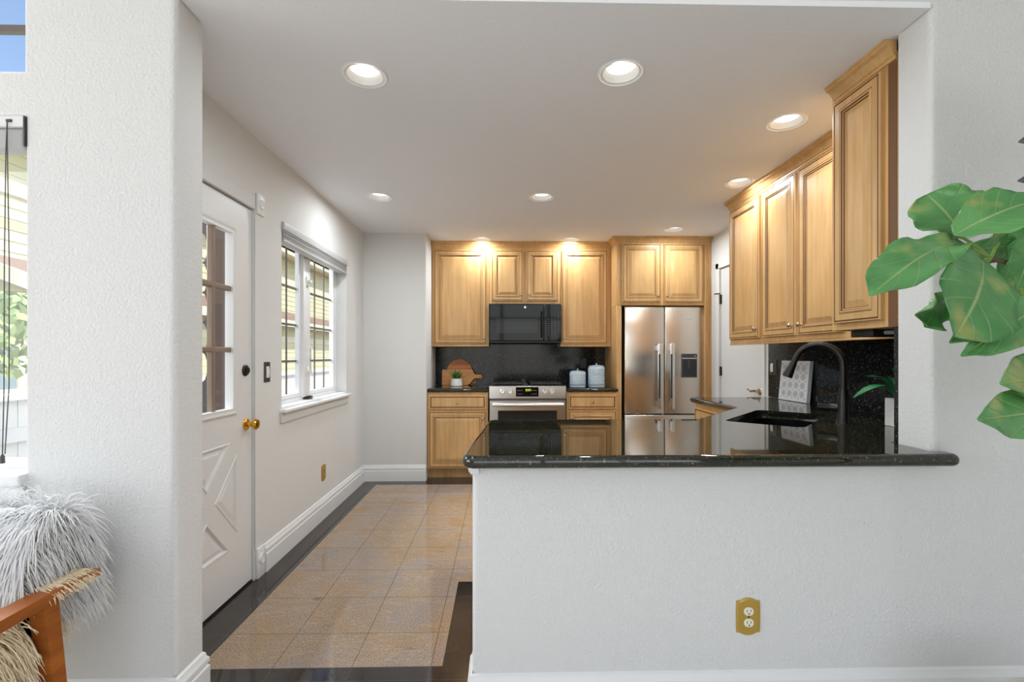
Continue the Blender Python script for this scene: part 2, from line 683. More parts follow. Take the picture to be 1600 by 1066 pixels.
# kitchen ceiling with holes for the recessed lights
LIGHTS = [(-0.589, 2.064), (0.507, 2.022), (1.47, 2.431), (1.654, 3.287), (-0.929, 3.644), (0.304, 3.624),
          (-0.203, 4.95), (0.717, 4.95), (1.653, 4.526)]
mb = MB()
mb.plate([(-1.5, 1.745), (-1.085, 1.745), (-1.085, 1.6205), (1.485, 1.6205), (1.485, 1.745), (2.28, 1.745), (2.28, 5.5), (-1.5, 5.5)], [(0, 0), (0, 0.12)], [(circle(x, y, 0.079, 32), [(0, 0), (0, 0.12)], False) for x, y in LIGHTS], XY(CEIL - 0.003))
struct(mb.build('ceiling', 'ceiling', smooth=False))

# left kitchen wall, with door and window openings
DOOR_Y0, DOOR_Y1, DOOR_Z = 1.84, 2.649, 2.04
KW = (2.976, 4.201, 0.905, 2.068)
mb = MB()
mb.plate([(1.755, -0.05), (DOOR_Y0, -0.05), (DOOR_Y0, DOOR_Z), (DOOR_Y1, DOOR_Z), (DOOR_Y1, -0.05), (4.80, -0.05), (4.80, 2.5), (1.755, 2.5)],
         [(0, 0), (0, 0.14)], [(rect(*KW), [(0, 0), (0, 0.14)], False)], YZ(-1.36, -1))
struct(mb.build('wall_left', 'wall', smooth=False))
mb = MB()
mb.box(-1.5, -0.745, 4.72, 5.5, -0.05, 2.5, 0, 0.018, 4)
struct(mb.build('wall_stub', 'wall'))
mb = MB()
mb.box(-0.745, 2.28, 5.40, 5.5, -0.05, 2.5)
struct(mb.build('wall_back', 'wall', smooth=False))
RD = (3.87, 4.635, 2.085)
mb = MB()
mb.plate([(1.76, -0.05), (RD[0], -0.05), (RD[0], RD[2]), (RD[1], RD[2]), (RD[1], -0.05), (5.40, -0.05), (5.40, 2.5), (1.76, 2.5)],
         [(0, 0), (0, 0.14)], [], YZ(2.14))
struct(mb.build('wall_right', 'wall', smooth=False))

# living room shell behind the camera
mb = MB()
mb.plate(rect(-3.2, 1.76, -0.05, 3.6), [(0, 0), (0, 0.10)], [(rect(-0.85, 1.55, 0.8, 3.0), [(0, 0), (0, 0.10)], False)], YZ(-3.6, -1))
struct(mb.build('wall_living_left', 'wall_living', smooth=False))
mb = MB()
mb.box(3.4, 3.55, -3.2, 1.76, -0.05, 3.6)
struct(mb.build('wall_living_right', 'wall_living', smooth=False))
mb = MB()
mb.plate(rect(-3.6, 3.4, -0.05, 3.6), [(0, 0), (0, 0.14)], [(rect(-2.6, 2.6, 0.3, 3.2), [(0, 0), (0, 0.14)], False)], XZ(-3.2, -1))
struct(mb.build('wall_rear', 'wall_living', smooth=False))
mb = MB()
mb.box(-3.75, 3.55, -3.34, 1.76, 3.6, 3.7)
struct(mb.build('ceiling', 'ceiling', smooth=False))
rw = struct_empty('window_4', (0, -3.24, 0.3))
mb = MB()
for x in (-2.6, -1.3, 0.0, 1.3, 2.6):
    mb.box(x - 0.04, x + 0.04, -0.03, 0.03, 0, 2.9)
for z in (0.03, 1.95, 2.87):
    mb.box(-2.6, 2.6, -0.025, 0.025, z - 0.03, z + 0.03)
mb.build('window_frame', 'vinyl', rw, smooth=False)

sw = struct_empty('window_5', (-3.64, 0.35, 0.8))
mb = MB()
for y in (-1.2, 0.0, 1.2):
    mb.box(-0.025, 0.025, y - 0.035, y + 0.035, 0, 2.2)
for z in (0.03, 1.4, 2.17):
    mb.box(-0.02, 0.02, -1.2, 1.2, z - 0.03, z + 0.03)
mb.build('window_frame', 'vinyl', sw, smooth=False)

BB = [(0, 0), (0.018, 0), (0.018, 0.102), (0.012, 0.107), (0.012, 0.114), (0.017, 0.118), (0.016, 0.132), (0.010, 0.140), (0.007, 0.154), (0, 0.160)]
mb = MB()
mb.sweep([(-1.36, 2.75), (-1.36, 4.72), (-0.745, 4.72)], BB, 1)
struct(mb.build('baseboard_left', 'white', angle=25))
mb = MB()
mb.sweep([(-3.6, 1.62), (-1.09, 1.62), (-1.09, 1.76), (-1.30, 1.76)], BB, 1)
struct(mb.build('baseboard_pillar', 'white', angle=25))
mb = MB()
mb.sweep([(-0.10, 1.76), (-0.10, 1.62), (3.4, 1.62)], BB, 1)
bo = mb.build('baseboard_peninsula', 'white', angle=25)
struct(bo)
# slim cap moulding where the half wall ends under the counter
mb = MB()
mb.sweep([(-0.10, 1.76), (-0.10, 1.62), (-0.078, 1.62)], [(0, 0.836), (0.004, 0.836), (0.012, 0.85), (0.014, 0.866), (0, 0.866)], 1)
struct(mb.build('trim_1', 'white', angle=25))

# ------------------------------------------------------------------ recessed ceiling lights
LIGHT_LABELS = [
    'recessed ceiling light at front left, nearest the white pillar and entry door',
    'recessed ceiling light at front centre, above the peninsula counter',
    'recessed ceiling light on the right, nearest the tall deep cabinet',
    'recessed ceiling light beside the crown of the far right-hand wall cabinet',
    'recessed ceiling light in the middle row nearest the window wall',
    'recessed ceiling light in the middle row at the centre of the ceiling',
    'recessed ceiling light close to the back cabinets, left of the microwave centre',
    'recessed ceiling light close to the back cabinets, above the canisters side',
    'recessed ceiling light right in front of the cabinet above the fridge']


def make_light(loc):
    r = thing('ceiling_light', '', 'ceiling light', loc, 0, 'recessed lights in the kitchen ceiling')
    MB().lathe([(0.077, 0.0), (0.0765, -0.003), (0.092, -0.008), (0.099, -0.004), (0.099, 0.0), (0.077, 0.0)], n=40, caps=(False, False)).build('trim_ring', 'plastic_white', r)
    MB().lathe([(0.0765, -0.003), (0.075, 0.004), (0.060, 0.026), (0.060, 0.034)], n=40, caps=(False, False)).build('baffle', 'plastic_white', r)
    MB().lathe([(0.060, 0.026), (0.059, 0.024), (0.0, 0.023)], n=40, caps=(False, False)).build('lens', 'lens', r)
    return r


def copy_tree(o, parent=None):
    c = o.copy()
    COL.objects.link(c)
    if parent:
        c.parent = parent
    for ch in list(o.children):
        copy_tree(ch, c)
    return c


l0 = make_light((LIGHTS[0][0], LIGHTS[0][1], CEIL))
for i, (x, y) in enumerate(LIGHTS):
    o = l0 if i == 0 else copy_tree(l0)
    o.location = (x, y, CEIL)
    o['label'] = LIGHT_LABELS[i]
    ld_ = bpy.data.lights.new('lamp', 'AREA')
    ld_.shape = 'DISK'
    ld_.size = 0.08
    ld_.energy = CAN_POWER
    ld_.spread = math.radians(172)
    ld_.color = CAN_COLOR
    lo_ = bpy.data.objects.new('lamp', ld_)
    COL.objects.link(lo_)
    lo_.parent = o
    lo_.location = (0, 0, -0.001)


# ------------------------------------------------------------------ cabinets
def panel_mesh(w, h, frame=0.058, t=0.02):
    """raised-panel front: x 0..w, z 0..h, back on y=0, face at y=-t; glazed grooves"""
    mb = MB()
    W, G = 0, 1
    rings = [(0, 0, W), (0, -t + 0.004, W), (0.003, -t, W), (0.007, -t, G), (0.010, -t + 0.003, G), (0.0135, -t, W),
             (frame - 0.018, -t, G), (frame - 0.015, -t + 0.001, W), (frame - 0.011, -t - 0.003, W), (frame - 0.005, -t - 0.003, G), (frame - 0.002, -t + 0.003, W),
             (frame + 0.003, -t + 0.003, G), (frame + 0.007, -t + 0.008, W), (frame + 0.010, -t + 0.008, W),
             (frame + 0.034, -t + 0.001, W)]
    rr = []
    for ins, y, _ in rings:
        rr.append([(ins, y, ins), (w - ins, y, ins), (w - ins, y, h - ins), (ins, y, h - ins)])
    mb.loft(rr, 0, True, (True, True), mats=[r[2] for r in rings])
    return mb


def drawer_mesh(w, h, t=0.02):
    mb = MB()
    rings = [(0, 0, 0), (0, -t + 0.004, 0), (0.003, -t, 0), (0.013, -t, 1), (0.016, -t + 0.001, 1), (0.019, -t + 0.004, 1), (0.023, -t + 0.004, 0), (0.026, -t, 0)]
    rr = [[(i, y, i), (w - i, y, i), (w - i, y, h - i), (i, y, h - i)] for i, y, _ in rings]
    mb.loft(rr, 0, True, (True, True), mats=[r[2] for r in rings])
    return mb


def knob(parent, x, z, y=-0.02):
    MB().lathe([(0.008, 0), (0.008, 0.003), (0.005, 0.006), (0.005, 0.014), (0.012, 0.019), (0.0145, 0.023), (0.012, 0.028), (0.006, 0.030), (0, 0.030)],
               (x, y, z), (0, -1, 0), 18).build('knob', 'nickel', parent)


def cabinet(name, label, group, loc, rotz, w, d_, h, fronts, toe=0.0, extra=None, cat='cabinet'):
    r = thing(name, label, cat, loc, rotz, group)
    mb = MB()
    mb.box(0, w, 0, d_, toe, h, 0, 0.0025, 1)
    if extra:
        extra(mb)
    mb.build('body', ['maple', 'glaze'], r)
    if toe:
        MB().box(0.0, w, 0.07, d_, 0, toe).build('toe_kick', 'maple', r, smooth=False)
    for kind, x0, x1, z0, z1, ks in fronts:
        if kind == 'door':
            dr = panel_mesh(x1 - x0, z1 - z0).build('door', ['maple', 'glaze'], r, smooth=False, loc=(x0, 0, z0))
            ww, hh = x1 - x0, z1 - z0
            kx = 0.03 if 'l' in ks else ww - 0.03
            kz = hh - 0.07 if 't' in ks else 0.062
            if ks != '-':
                knob(dr, kx, kz)
        else:
            dr = drawer_mesh(x1 - x0, z1 - z0).build('drawer', ['maple', 'glaze'], r, smooth=False, loc=(x0, 0, z0))
            knob(dr, (x1 - x0) / 2, (z1 - z0) / 2)
    return r


UB = 1.33          # underside of wall cabinets
UT = 2.40
G1 = 'wall cabinets over the range wall'
FY = 5.08
cabinet('wall_cabinet', 'maple wall cabinet with one tall door, left of the microwave', G1, (-0.744, FY, UB), 0, 0.608, 0.319, UT - UB,
        [('door', 0.028, 0.582, 0.03, 1.022, 'r')])
cabinet('wall_cabinet', 'short maple wall cabinet with two doors right above the microwave', G1, (-0.135, FY, 1.785), 0, 0.760, 0.319, UT - 1.785,
        [('door', 0.026, 0.360, 0.032, 0.567, 'r'), ('door', 0.400, 0.734, 0.032, 0.567, 'l')])
cabinet('wall_cabinet', 'maple wall cabinet with one tall door, right of the microwave', G1, (0.626, FY, UB), 0, 0.542, 0.319, UT - UB,
        [('door', 0.014, 0.500, 0.03, 1.027, 'l')])
CROWN = [(0, 2.372), (0.004, 2.372), (0.006, 2.384), (0.012, 2.388), (0.016, 2.398), (0.030, 2.416), (0.044, 2.424), (0.046, 2.432), (0.050, 2.434), (0.050, CEIL - 0.0036), (0, CEIL - 0.0036)]
mb = MB()
mb.sweep([(-0.744, FY - 0.001), (1.165, FY - 0.001)], CROWN, 1)
tag(mb.build('crown_molding', 'maple', angle=20), 'maple crown molding along the top of the range wall cabinets', 'molding')

# fridge surround
def fr_extra(mb):
    mb.box(0, 0.05, 0.0, 0.565, -1.748, 0.0, 0, 0.002, 1)

fc = cabinet('fridge_cabinet', 'deep maple cabinet with two doors over the fridge, side panels to the floor', None, (1.17, 4.83, 1.748), 0, 0.968, 0.565, UT - 1.748,
             [('door', 0.055, 0.449, 0.028, 0.622, 'r'), ('door', 0.478, 0.880, 0.028, 0.622, 'l')])
MB().box(0, 0.05, 0.0, 0.565, -1.748, -0.001, 0, 0.003, 1).build('side_panel', 'maple', fc)
mb = MB()
mb.box(0.912, 0.968, 0.0, 0.565, -1.748, -0.001)
mb.build('side_panel', 'maple', fc, smooth=False)
mb = MB()   # fluted pilaster
rings = []
prof = [(0.900, 0.0), (0.900, -0.012)]
for k in range(4):
    xa = 0.907 + k * 0.0135
    prof += [(xa, -0.014), (xa + 0.0025, -0.006), (xa + 0.007, -0.006), (xa + 0.0095, -0.014)]
prof += [(0.967, -0.014), (0.967, 0.0)]
mb.loft([[(x, y, -1.748) for x, y in prof], [(x, y, 0.62) for x, y in prof]])
mb.build('pilaster', 'maple', fc, smooth=False)
mb = MB((1.17, 4.83, 1.748))
mb.sweep([(1.169, 5.02), (1.169, 4.829), (2.137, 4.829)], CROWN, 1)
mb.build('crown', 'maple', fc, angle=20)

# right-hand wall cabinets (faces look left)
G2 = 'wall cabinets along the right wall'
RXF = 1.81
cabinet('wall_cabinet', 'narrow maple wall cabinet with one door, farthest on the right wall', G2, (RXF, 3.74, UB), -R90, 0.477, 0.328, UT - UB,
        [('door', 0.024, 0.452, 0.032, 1.028, 'r')])
cabinet('wall_cabinet', 'double-door maple wall cabinet on the right wall behind the tall front one', G2, (RXF, 3.262, UB), -R90, 1.118, 0.328, UT - UB,
        [('door', 0.014, 0.386, 0.032, 1.028, 'r'), ('door', 0.418, 0.790, 0.032, 1.028, 'l')])
mb = MB()
mb.sweep([(RXF - 0.001, 3.738), (RXF - 0.001, 2.146)], CROWN, 1)
tag(mb.build('crown_molding', 'maple', angle=20), 'maple crown molding along the top of the right wall cabinets', 'molding')
mb = MB()
mb.box(RXF - 0.006, RXF + 0.014, 2.146, 3.738, UB - 0.014, UB - 0.001, 0, 0.004, 2)
tag(mb.build('light_rail', 'maple'), 'slim maple light rail under the right wall cabinets', 'molding')

nc = cabinet('tall_wall_cabinet', 'tall deep maple cabinet on the right, nearest the white column', None, (1.505, 2.142, 1.349), -R90, 0.36, 0.633, UT - 1.349,
             [('door', 0.034, 0.300, 0.030, 1.010, '-')])
mb = MB((1.505, 2.142, 1.349))
mb.sweep([(1.504, 2.118), (1.504, 1.784)], CROWN, 1)
# the crown lives in the cabinet's turned frame
bmesh.ops.translate(mb.bm, verts=mb.bm.verts, vec=-mb.o)
bmesh.ops.rotate(mb.bm, verts=mb.bm.verts, cent=(0, 0, 0), matrix=Matrix.Rotation(R90, 3, 'Z'))
mb.o = Vector((0, 0, 0))
mb.build('crown', 'maple', nc, angle=20)
MB().box(0.318, 0.358, -0.001, 0.02, 0.002, 1.02).build('filler', 'glaze', nc, smooth=False)

ul = thing('under_cabinet_light', 'black under-cabinet light with a white oval, below the tall right cabinet', 'light fixture', (1.66, 2.03, 1.349))
MB().box(-0.10, 0.10, -0.06, 0.07, -0.030, 0, 0, 0.004, 2).build('housing', 'black', ul)
mb = MB()
mb.plate(rrect(-0.055, 0.055, -0.022, -0.006, 0.0075), [(0, 0), (0, 0.002)], [], XZ(-0.062))
mb.build('badge', 'plastic_white', ul)

# base cabinets
BT = 0.868
G3 = 'base cabinets below the counters'
BY = 4.78
cabinet('base_cabinet', 'maple base cabinet with a drawer over a door, left of the range', G3, (-0.743, BY, 0), 0, 0.606, 0.60, BT,
        [('drawer', 0.018, 0.586, 0.700, 0.838, ''), ('door', 0.018, 0.586, 0.118, 0.678, 'rt')], 0.10)
cabinet('base_cabinet', 'maple base cabinet with a drawer over a door, right of the range', G3, (0.652, BY, 0), 0, 0.516, 0.60, BT,
        [('drawer', 0.018, 0.498, 0.700, 0.838, ''), ('door', 0.018, 0.498, 0.118, 0.678, 'lt')], 0.10)
cabinet('base_cabinet', 'maple base cabinet end by the fridge, under the right-hand counter', G3, (1.515, 3.69, 0), -R90, 0.70, 0.62, BT,
        [('drawer', 0.018, 0.40, 0.700, 0.838, ''), ('door', 0.018, 0.40, 0.118, 0.678, 'rt'), ('door', 0.42, 0.69, 0.118, 0.838, 'lt')], 0.10)
cabinet('base_cabinet', 'maple base cabinet behind the white half wall under the peninsula counter', G3, (0.95, 2.42, 0), PI, 1.03, 0.655, BT,
        [('drawer', 0.018, 0.50, 0.700, 0.838, ''), ('door', 0.018, 0.50, 0.118, 0.678, 'rt'),
         ('drawer', 0.53, 1.01, 0.700, 0.838, ''), ('door', 0.53, 1.01, 0.118, 0.678, 'lt')], 0.10)
# angled sink cabinet in the corner: slim front so the bowl hangs behind it
cabinet('base_cabinet', 'angled maple base cabinet front below the corner sink', G3, (1.498, 2.955, 0), -R90 - R90 / 2 - 0.04 + 0.04, 0.70, 0.05, BT,
        [('door', 0.03, 0.345, 0.118, 0.838, 'rt'), ('door', 0.355, 0.67, 0.118, 0.838, 'lt')], 0.10)

# ------------------------------------------------------------------ counters, splash, sink, tap
CT, CB = 0.910, 0.868
ang = math.atan2(0.473, 0.43)
ux, uy = math.cos(ang), math.sin(ang)
nx_, ny_ = uy, -ux
scx, scy = 1.457, 2.487


def diag(a, b):
    return (scx + ux * a + nx_ * b, scy + uy * a + ny_ * b)


sink_poly = [diag(a, b) for a, b in rrect(-0.325, 0.325, -0.18, 0.18, 0.05)]
fr = 0.05
outl = (arc(-0.132 + fr, 1.545 + fr, fr, 180, 270, 5) + arc(1.535 - 0.035, 1.545 + 0.035, 0.035, 270, 360, 5)
        + [(1.535, 1.6175), (1.4875, 1.6175), (1.4875, 1.762), (2.138, 1.762), (2.138, 3.722), (1.482, 3.722), (1.482, 2.985), (1.005, 2.452)]
        + arc(-0.072 + fr, 2.452 - fr, fr, 90, 180, 5))
mb = MB()
mb.plate(outl, bull(0.0195, CT - CB, True, 5), [(sink_poly, [(-0.004, 0), (0, 0.004), (0, CT - CB)], False)], XY(CT, -1))
tag(mb.build('countertop', 'granite', angle=50), 'polished dark granite L-shaped peninsula countertop on the white half wall', 'countertop')
for x0, x1, lb in ((-0.743, -0.137, 'short dark granite countertop left of the range under the cutting boards'),
                   (0.653, 1.168, 'short dark granite countertop right of the range under the blue canisters')):
    mb = MB()
    mb.plate(rect(x0, x1, 4.752, 5.398), bull(0.0195, 0.038, True, 4), [], XY(0.908, -1))
    tag(mb.build('countertop', 'granite', angle=50), lb, 'countertop', 'short counters beside the range')
mb = MB()
mb.box(-0.743, 1.168, 5.380, 5.399, 0.909, UB + 0.06)
tag(mb.build('backsplash', 'granite_splash', smooth=False), 'black speckled stone backsplash behind the range', 'backsplash')
mb = MB()
mb.box(2.122, 2.139, 1.785, 3.752, CT + 0.0005, UB)
tag(mb.build('backsplash', 'granite_splash', smooth=False), 'black speckled stone backsplash on the right wall behind the tap', 'backsplash')
mb = MB()
mb.box(1.490, 2.12, 1.762, 1.780, CT + 0.0005, 1.348)
tag(mb.build('backsplash', 'granite_splash', smooth=False), 'black stone backsplash on the kitchen side of the white column, seen edge on', 'backsplash')

sk = thing('sink', 'black undermount corner sink set at an angle in the peninsula counter', 'sink', (scx, scy, CB))
mb = MB((scx, scy, CB))
mb.plate([diag(a, b) for a, b in rrect(-0.345, 0.345, -0.2, 0.2, 0.055)], [(0, 0), (0, 0.006), (0.012, 0.012), (0.02, 0.20), (0.05, 0.215)],
         [([diag(a, b) for a, b in rrect(-0.296, 0.296, -0.150, 0.150, 0.06)], [(0, 0), (0.008, 0.010), (0.022, 0.185), (0.06, 0.20)], True)], XY(CB - 0.001, -1))
mb.build('bowl', 'sink', sk, angle=50)
MB((scx, scy, CB)).lathe([(0.045, 0.0), (0.045, 0.003), (0.036, 0.004), (0.03, -0.0), (0, -0.0)], (*diag(0.0, 0.02), CB - 0.2005), n=24).build('drain', 'steel_dark', sk)

# tap
fx, fy = 1.662, 2.284
fd = Vector((-0.70, 0.714, 0))
fa = thing('faucet', 'matt black pull-down gooseneck tap beside the sink', 'faucet', (fx, fy, CT))
MB().lathe([(0.031, 0), (0.031, 0.006), (0.027, 0.012), (0.0265, 0.08), (0.025, 0.11), (0.020, 0.145), (0.0175, 0.165), (0, 0.165)], n=28).build('base', 'faucet', fa)
pts = [Vector((0, 0, 0.16)), Vector((0, 0, 0.22)), Vector((0, 0, 0.272))]
Rr = 0.106
for k in range(1, 17):
    a = PI - (PI * 0.90) * k / 16
    pts.append(fd * (Rr + Rr * math.cos(a)) + Vector((0, 0, 0.278 + Rr * math.sin(a))))
tan_ = (pts[-1] - pts[-2]).normalized()
pts.append(pts[-1] + tan_ * 0.02)
MB().tube(pts, 0.0145, 14).build('spout', 'faucet', fa)
pe = pts[-1]
MB().lathe([(0.0155, 0), (0.0165, 0.004), (0.018, 0.024), (0.0245, 0.070), (0.0255, 0.078), (0.0235, 0.080), (0, 0.078)], pe, tan_, 24).build('spray_head', 'faucet', fa)
hd = fd
hb = MB()
hb.lathe([(0.017, 0.0), (0.0195, 0.02), (0.0195, 0.052), (0.0185, 0.054), (0.0185, 0.056), (0.0195, 0.058), (0.0195, 0.098), (0.021, 0.1), (0.021, 0.106), (0, 0.106)], (0, 0, 0.072), hd, 20)
hb.tube([hd * 0.100 + Vector((0, 0, 0.085)), hd * 0.112 + Vector((0, 0, 0.105)), hd * 0.108 + Vector((0, 0, 0.122))], [0.007, 0.006, 0.005], 8)
hb.build('handle', 'faucet', fa)

# ------------------------------------------------------------------ range, microwave, fridge
rg = thing('range', 'stainless steel slide-in range with four knobs between the back counters', 'stove', (0.2575, 4.74, 0))
W2 = 0.381
MB().box(-W2 + 0.002, W2 - 0.002, 0.02, 0.62, 0.02, 0.895, 0, 0.003, 1).build('body', 'steel_dark', rg)
mb = MB()
mb.loft([[(x, 0.002, 0.805), (x, -0.012, 0.81), (x, -0.010, 0.928), (x, -0.006, 0.934), (x, 0.05, 0.934), (x, 0.05, 0.805)] for x in (-W2, W2)])
mb.build('control_panel', 'steel', rg, smooth=False)
mb = MB()
mb.box(-W2, W2, 0.05, 0.62, 0.896, 0.934, 0, 0.003, 1)
mb.build('cooktop', 'black_gloss', rg)
for sx in (-0.19, 0.19):
    mb = MB()
    for k in range(3):
        xx = sx - 0.15 + 0.15 * k
        mb.box(xx - 0.007, xx + 0.007, 0.09, 0.58, 0.944, 0.957, 0, 0.002, 1)
    for yy in (0.09, 0.21, 0.335, 0.46, 0.575):
        mb.box(sx - 0.157, sx + 0.157, yy - 0.007, yy + 0.007, 0.942, 0.955, 0, 0.002, 1)
    for xx in (-0.15, 0.15):
        for yy in (0.09, 0.575):
            mb.box(sx + xx - 0.008, sx + xx + 0.008, yy - 0.008, yy + 0.008, 0.934, 0.945)
    mb.build('grate', 'burner', rg, smooth=False)
mb = MB()
mb.plate(rrect(-0.1175, 0.1085, 0.828, 0.922, 0.004), [(0, 0), (0, 0.012)], [], lambda u, w_, d_: (u, -0.0150 + (w_ - 0.81) * 0.017 + d_, w_))
disp = mb.build('display', 'black_gloss', rg)
mb = MB()
yy = lambda z: -0.0152 + (z - 0.81) * 0.017
SEG = {'1': 'bc', '2': 'abged', '0': 'abcdef', '7': 'abc', '8': 'abcdefg', '4': 'fgbc'}


def digit(mb, ch, x, z, w_=0.011, h_=0.02, t_=0.0028):
    P = {'a': (x, x + w_, z + h_ - t_, z + h_), 'd': (x, x + w_, z, z + t_), 'g': (x, x + w_, z + h_ / 2 - t_ / 2, z + h_ / 2 + t_ / 2),
         'b': (x + w_ - t_, x + w_, z + h_ / 2, z + h_), 'c': (x + w_ - t_, x + w_, z, z + h_ / 2), 'f': (x, x + t_, z + h_ / 2, z + h_), 'e': (x, x + t_, z, z + h_ / 2)}
    for s in SEG[ch]:
        a, b_, c, e = P[s]
        mb.box(a, b_, yy((c + e) / 2) - 0.0006, yy((c + e) / 2), c, e)


for i, ch in enumerate('1207'):
    digit(mb, ch, -0.028 + i * 0.0145 + (0.004 if i > 1 else 0), 0.882)
mb.build('clock_digits', 'digits', disp, smooth=False)
for x in (-0.098, -0.079, -0.06, 0.044, 0.063, 0.082):
    for z in (0.852, 0.888):
        MB().box(x - 0.005, x + 0.005, yy(z) - 0.0006, yy(z), z - 0.002, z + 0.004).build('key', 'key_print', disp, smooth=False)
for x in (-0.2498, -0.1735, 0.1685, 0.2415):
    k = MB().lathe([(0.027, 0), (0.027, 0.004), (0.0225, 0.007), (0.0215, 0.026), (0.019, 0.030), (0, 0.030)], (x, -0.010, 0.877), (0, -1, 0.02), 24).build('knob', 'handle_steel', rg)
    MB().box(x - 0.0025, x + 0.0025, -0.0415, -0.038, 0.879, 0.899).build('pointer', 'charcoal', k, smooth=False)
mb = MB()
mb.plate(rect(-W2 + 0.003, W2 - 0.003, 0.20, 0.788), [(0.003, 0), (0, 0.003), (0, 0.04)], [(rect(-0.295, 0.290, 0.28, 0.690), [(0, 0), (0, 0.003)], True, 1)], XZ(-0.022))
dr = mb.build('oven_door', ['steel', 'black_glass'], rg, smooth=False)
mb = MB()
mb.tube([(-0.35, -0.068, 0.752), (0.35, -0.068, 0.752)], 0.0185, 16)
for x in (-0.33, 0.33):
    mb.box(x - 0.012, x + 0.012, -0.066, -0.021, 0.742, 0.762, 0, 0.003, 1)
mb.build('handle', 'handle_steel', dr)
MB().box(-W2 + 0.003, W2 - 0.003, -0.02, 0.02, 0.05, 0.19, 0, 0.004, 2).build('drawer', 'steel', rg)

mw = thing('microwave', 'black over-the-range microwave hung under the short two-door cabinet', 'microwave', (0.246, 4.985, 1.368))
MB().box(-0.379, 0.379, 0.03, 0.394, 0.0, 0.408, 0, 0.003, 1).build('body', 'black', mw)
mb = MB()
mb.plate(rect(-0.377, 0.195, 0.02, 0.405), [(0.006, 0), (0.001, 0.003), (0, 0.008), (0, 0.03)], [(rrect(-0.300, 0.129, 0.102, 0.254, 0.004), [(0, 0), (0, 0.002)], True, 1)], XZ(0))
md = mb.build('door', ['black_gloss', 'black_glass'], mw, smooth=False)
mb = MB()
mb.tube([(0.172, -0.002, 0.325), (0.172, -0.030, 0.312), (0.172, -0.034, 0.19), (0.172, -0.030, 0.075), (0.172, -0.002, 0.062)], 0.0085, 10)
mb.build('handle', 'black_gloss', md)
MB().lathe([(0.0115, 0), (0.0115, 0.001), (0, 0.0012)], (-0.002, 0, 0.373), (0, -1, 0), 20).build('emblem', 'silver_mark', md)
mb = MB()
mb.box(0.197, 0.377, 0.0, 0.03, 0.02, 0.405, 0, 0.003, 1)
mp = mb.build('control_panel', 'black_gloss', mw)
for r_ in range(8):
    for c_ in range(3):
        xx, zz = 0.243 + c_ * 0.034, 0.088 + r_ * 0.023
        MB().box(xx - 0.004, xx + 0.004, -0.0012, 0.0, zz - 0.0025, zz + 0.0025).build('key', 'key_print', mp, smooth=False)
MB().box(0.345, 0.349, -0.001, 0.0, 0.08, 0.33).build('edge_strip', 'charcoal', mp, smooth=False)
mb = MB()
mb.box(-0.378, 0.378, 0.01, 0.09, 0.0, 0.018, 0, 0.002, 1)
mb.build('vent_grille', 'black', mw)

fg = thing('fridge', 'stainless steel french-door fridge with a water dispenser, framed in maple', 'refrigerator', (1.675, 4.87, 0))
MB().box(-0.410, 0.410, 0.065, 0.50, 0.02, 1.735, 0, 0.004, 1).build('body', 'steel_dark', fg)
for s in (-1, 1):
    mb = MB()
    xa, xb = (-0.414, -0.003) if s < 0 else (0.003, 0.414)
    mb.box(xa, xb, 0.0, 0.06, 0.634, 1.741, 0, 0.008, 3)
    dd = mb.build('door', 'fridge_steel', fg)
    hx = -0.063 if s < 0 else 0.063
    mb = MB()
    mb.box(hx - 0.023, hx + 0.023, -0.058, -0.040, 0.692, 1.358, 0, 0.004, 2)
    for zc in (0.735, 1.315):
        mb.box(hx - 0.016, hx + 0.016, -0.042, 0.002, zc - 0.03, zc + 0.03, 0, 0.003, 1)
    hh = mb.build('handle', 'handle_steel', dd)
    MB().box(hx - 0.021 if s > 0 else hx - 0.018, hx - 0.003 if s > 0 else hx + 0.0, -0.0592, -0.0575, 0.80, 1.25).build('grip', 'charcoal', hh, smooth=False)
    if s > 0:
        mb = MB()
        mb.plate(rrect(0.173, 0.333, 1.009, 1.253, 0.008), [(0, 0), (0, 0.010)], [(rrect(0.186, 0.320, 1.022, 1.19, 0.005), [(0, 0), (0, 0.007)], True, 1)], XZ(-0.010), back=False)
        dp = mb.build('water_dispenser', ['charcoal', 'charcoal_dark'], dd, smooth=False)
        MB().box(0.176, 0.330, -0.0115, -0.0095, 1.203, 1.211).build('chrome_strip', 'silver_mark', dp, smooth=False)
        MB().box(0.236, 0.262, -0.0085, -0.002, 1.10, 1.185, 0, 0.002, 1).build('paddle', 'charcoal', dp)
        MB().box(0.305, 0.318, -0.0115, -0.0095, 1.226, 1.234).build('indicator', 'silver_mark', dp, smooth=False)
        MB().box(0.145, 0.285, -0.0008, 0.001, 1.606, 1.613).build('brand_plate', 'silver_mark', dd, smooth=False)
mb = MB()
mb.box(-0.414, 0.414, 0.0, 0.06, 0.04, 0.624, 0, 0.008, 3)
fz = mb.build('freezer_drawer', 'fridge_steel', fg)
mb = MB()
mb.box(-0.30, 0.30, -0.058, -0.040, 0.535, 0.575, 0, 0.004, 2)
for x in (-0.27, 0.27):
    mb.box(x - 0.03, x + 0.03, -0.042, 0.002, 0.54, 0.57)
mb.build('handle', 'handle_steel', fz)
MB().lathe([(0.007, 0), (0.007, 0.004), (0, 0.005)], (-0.02, 0.0, 0.628), (0, -1, 0), 12).build('hinge_pin', 'silver_mark', fg)


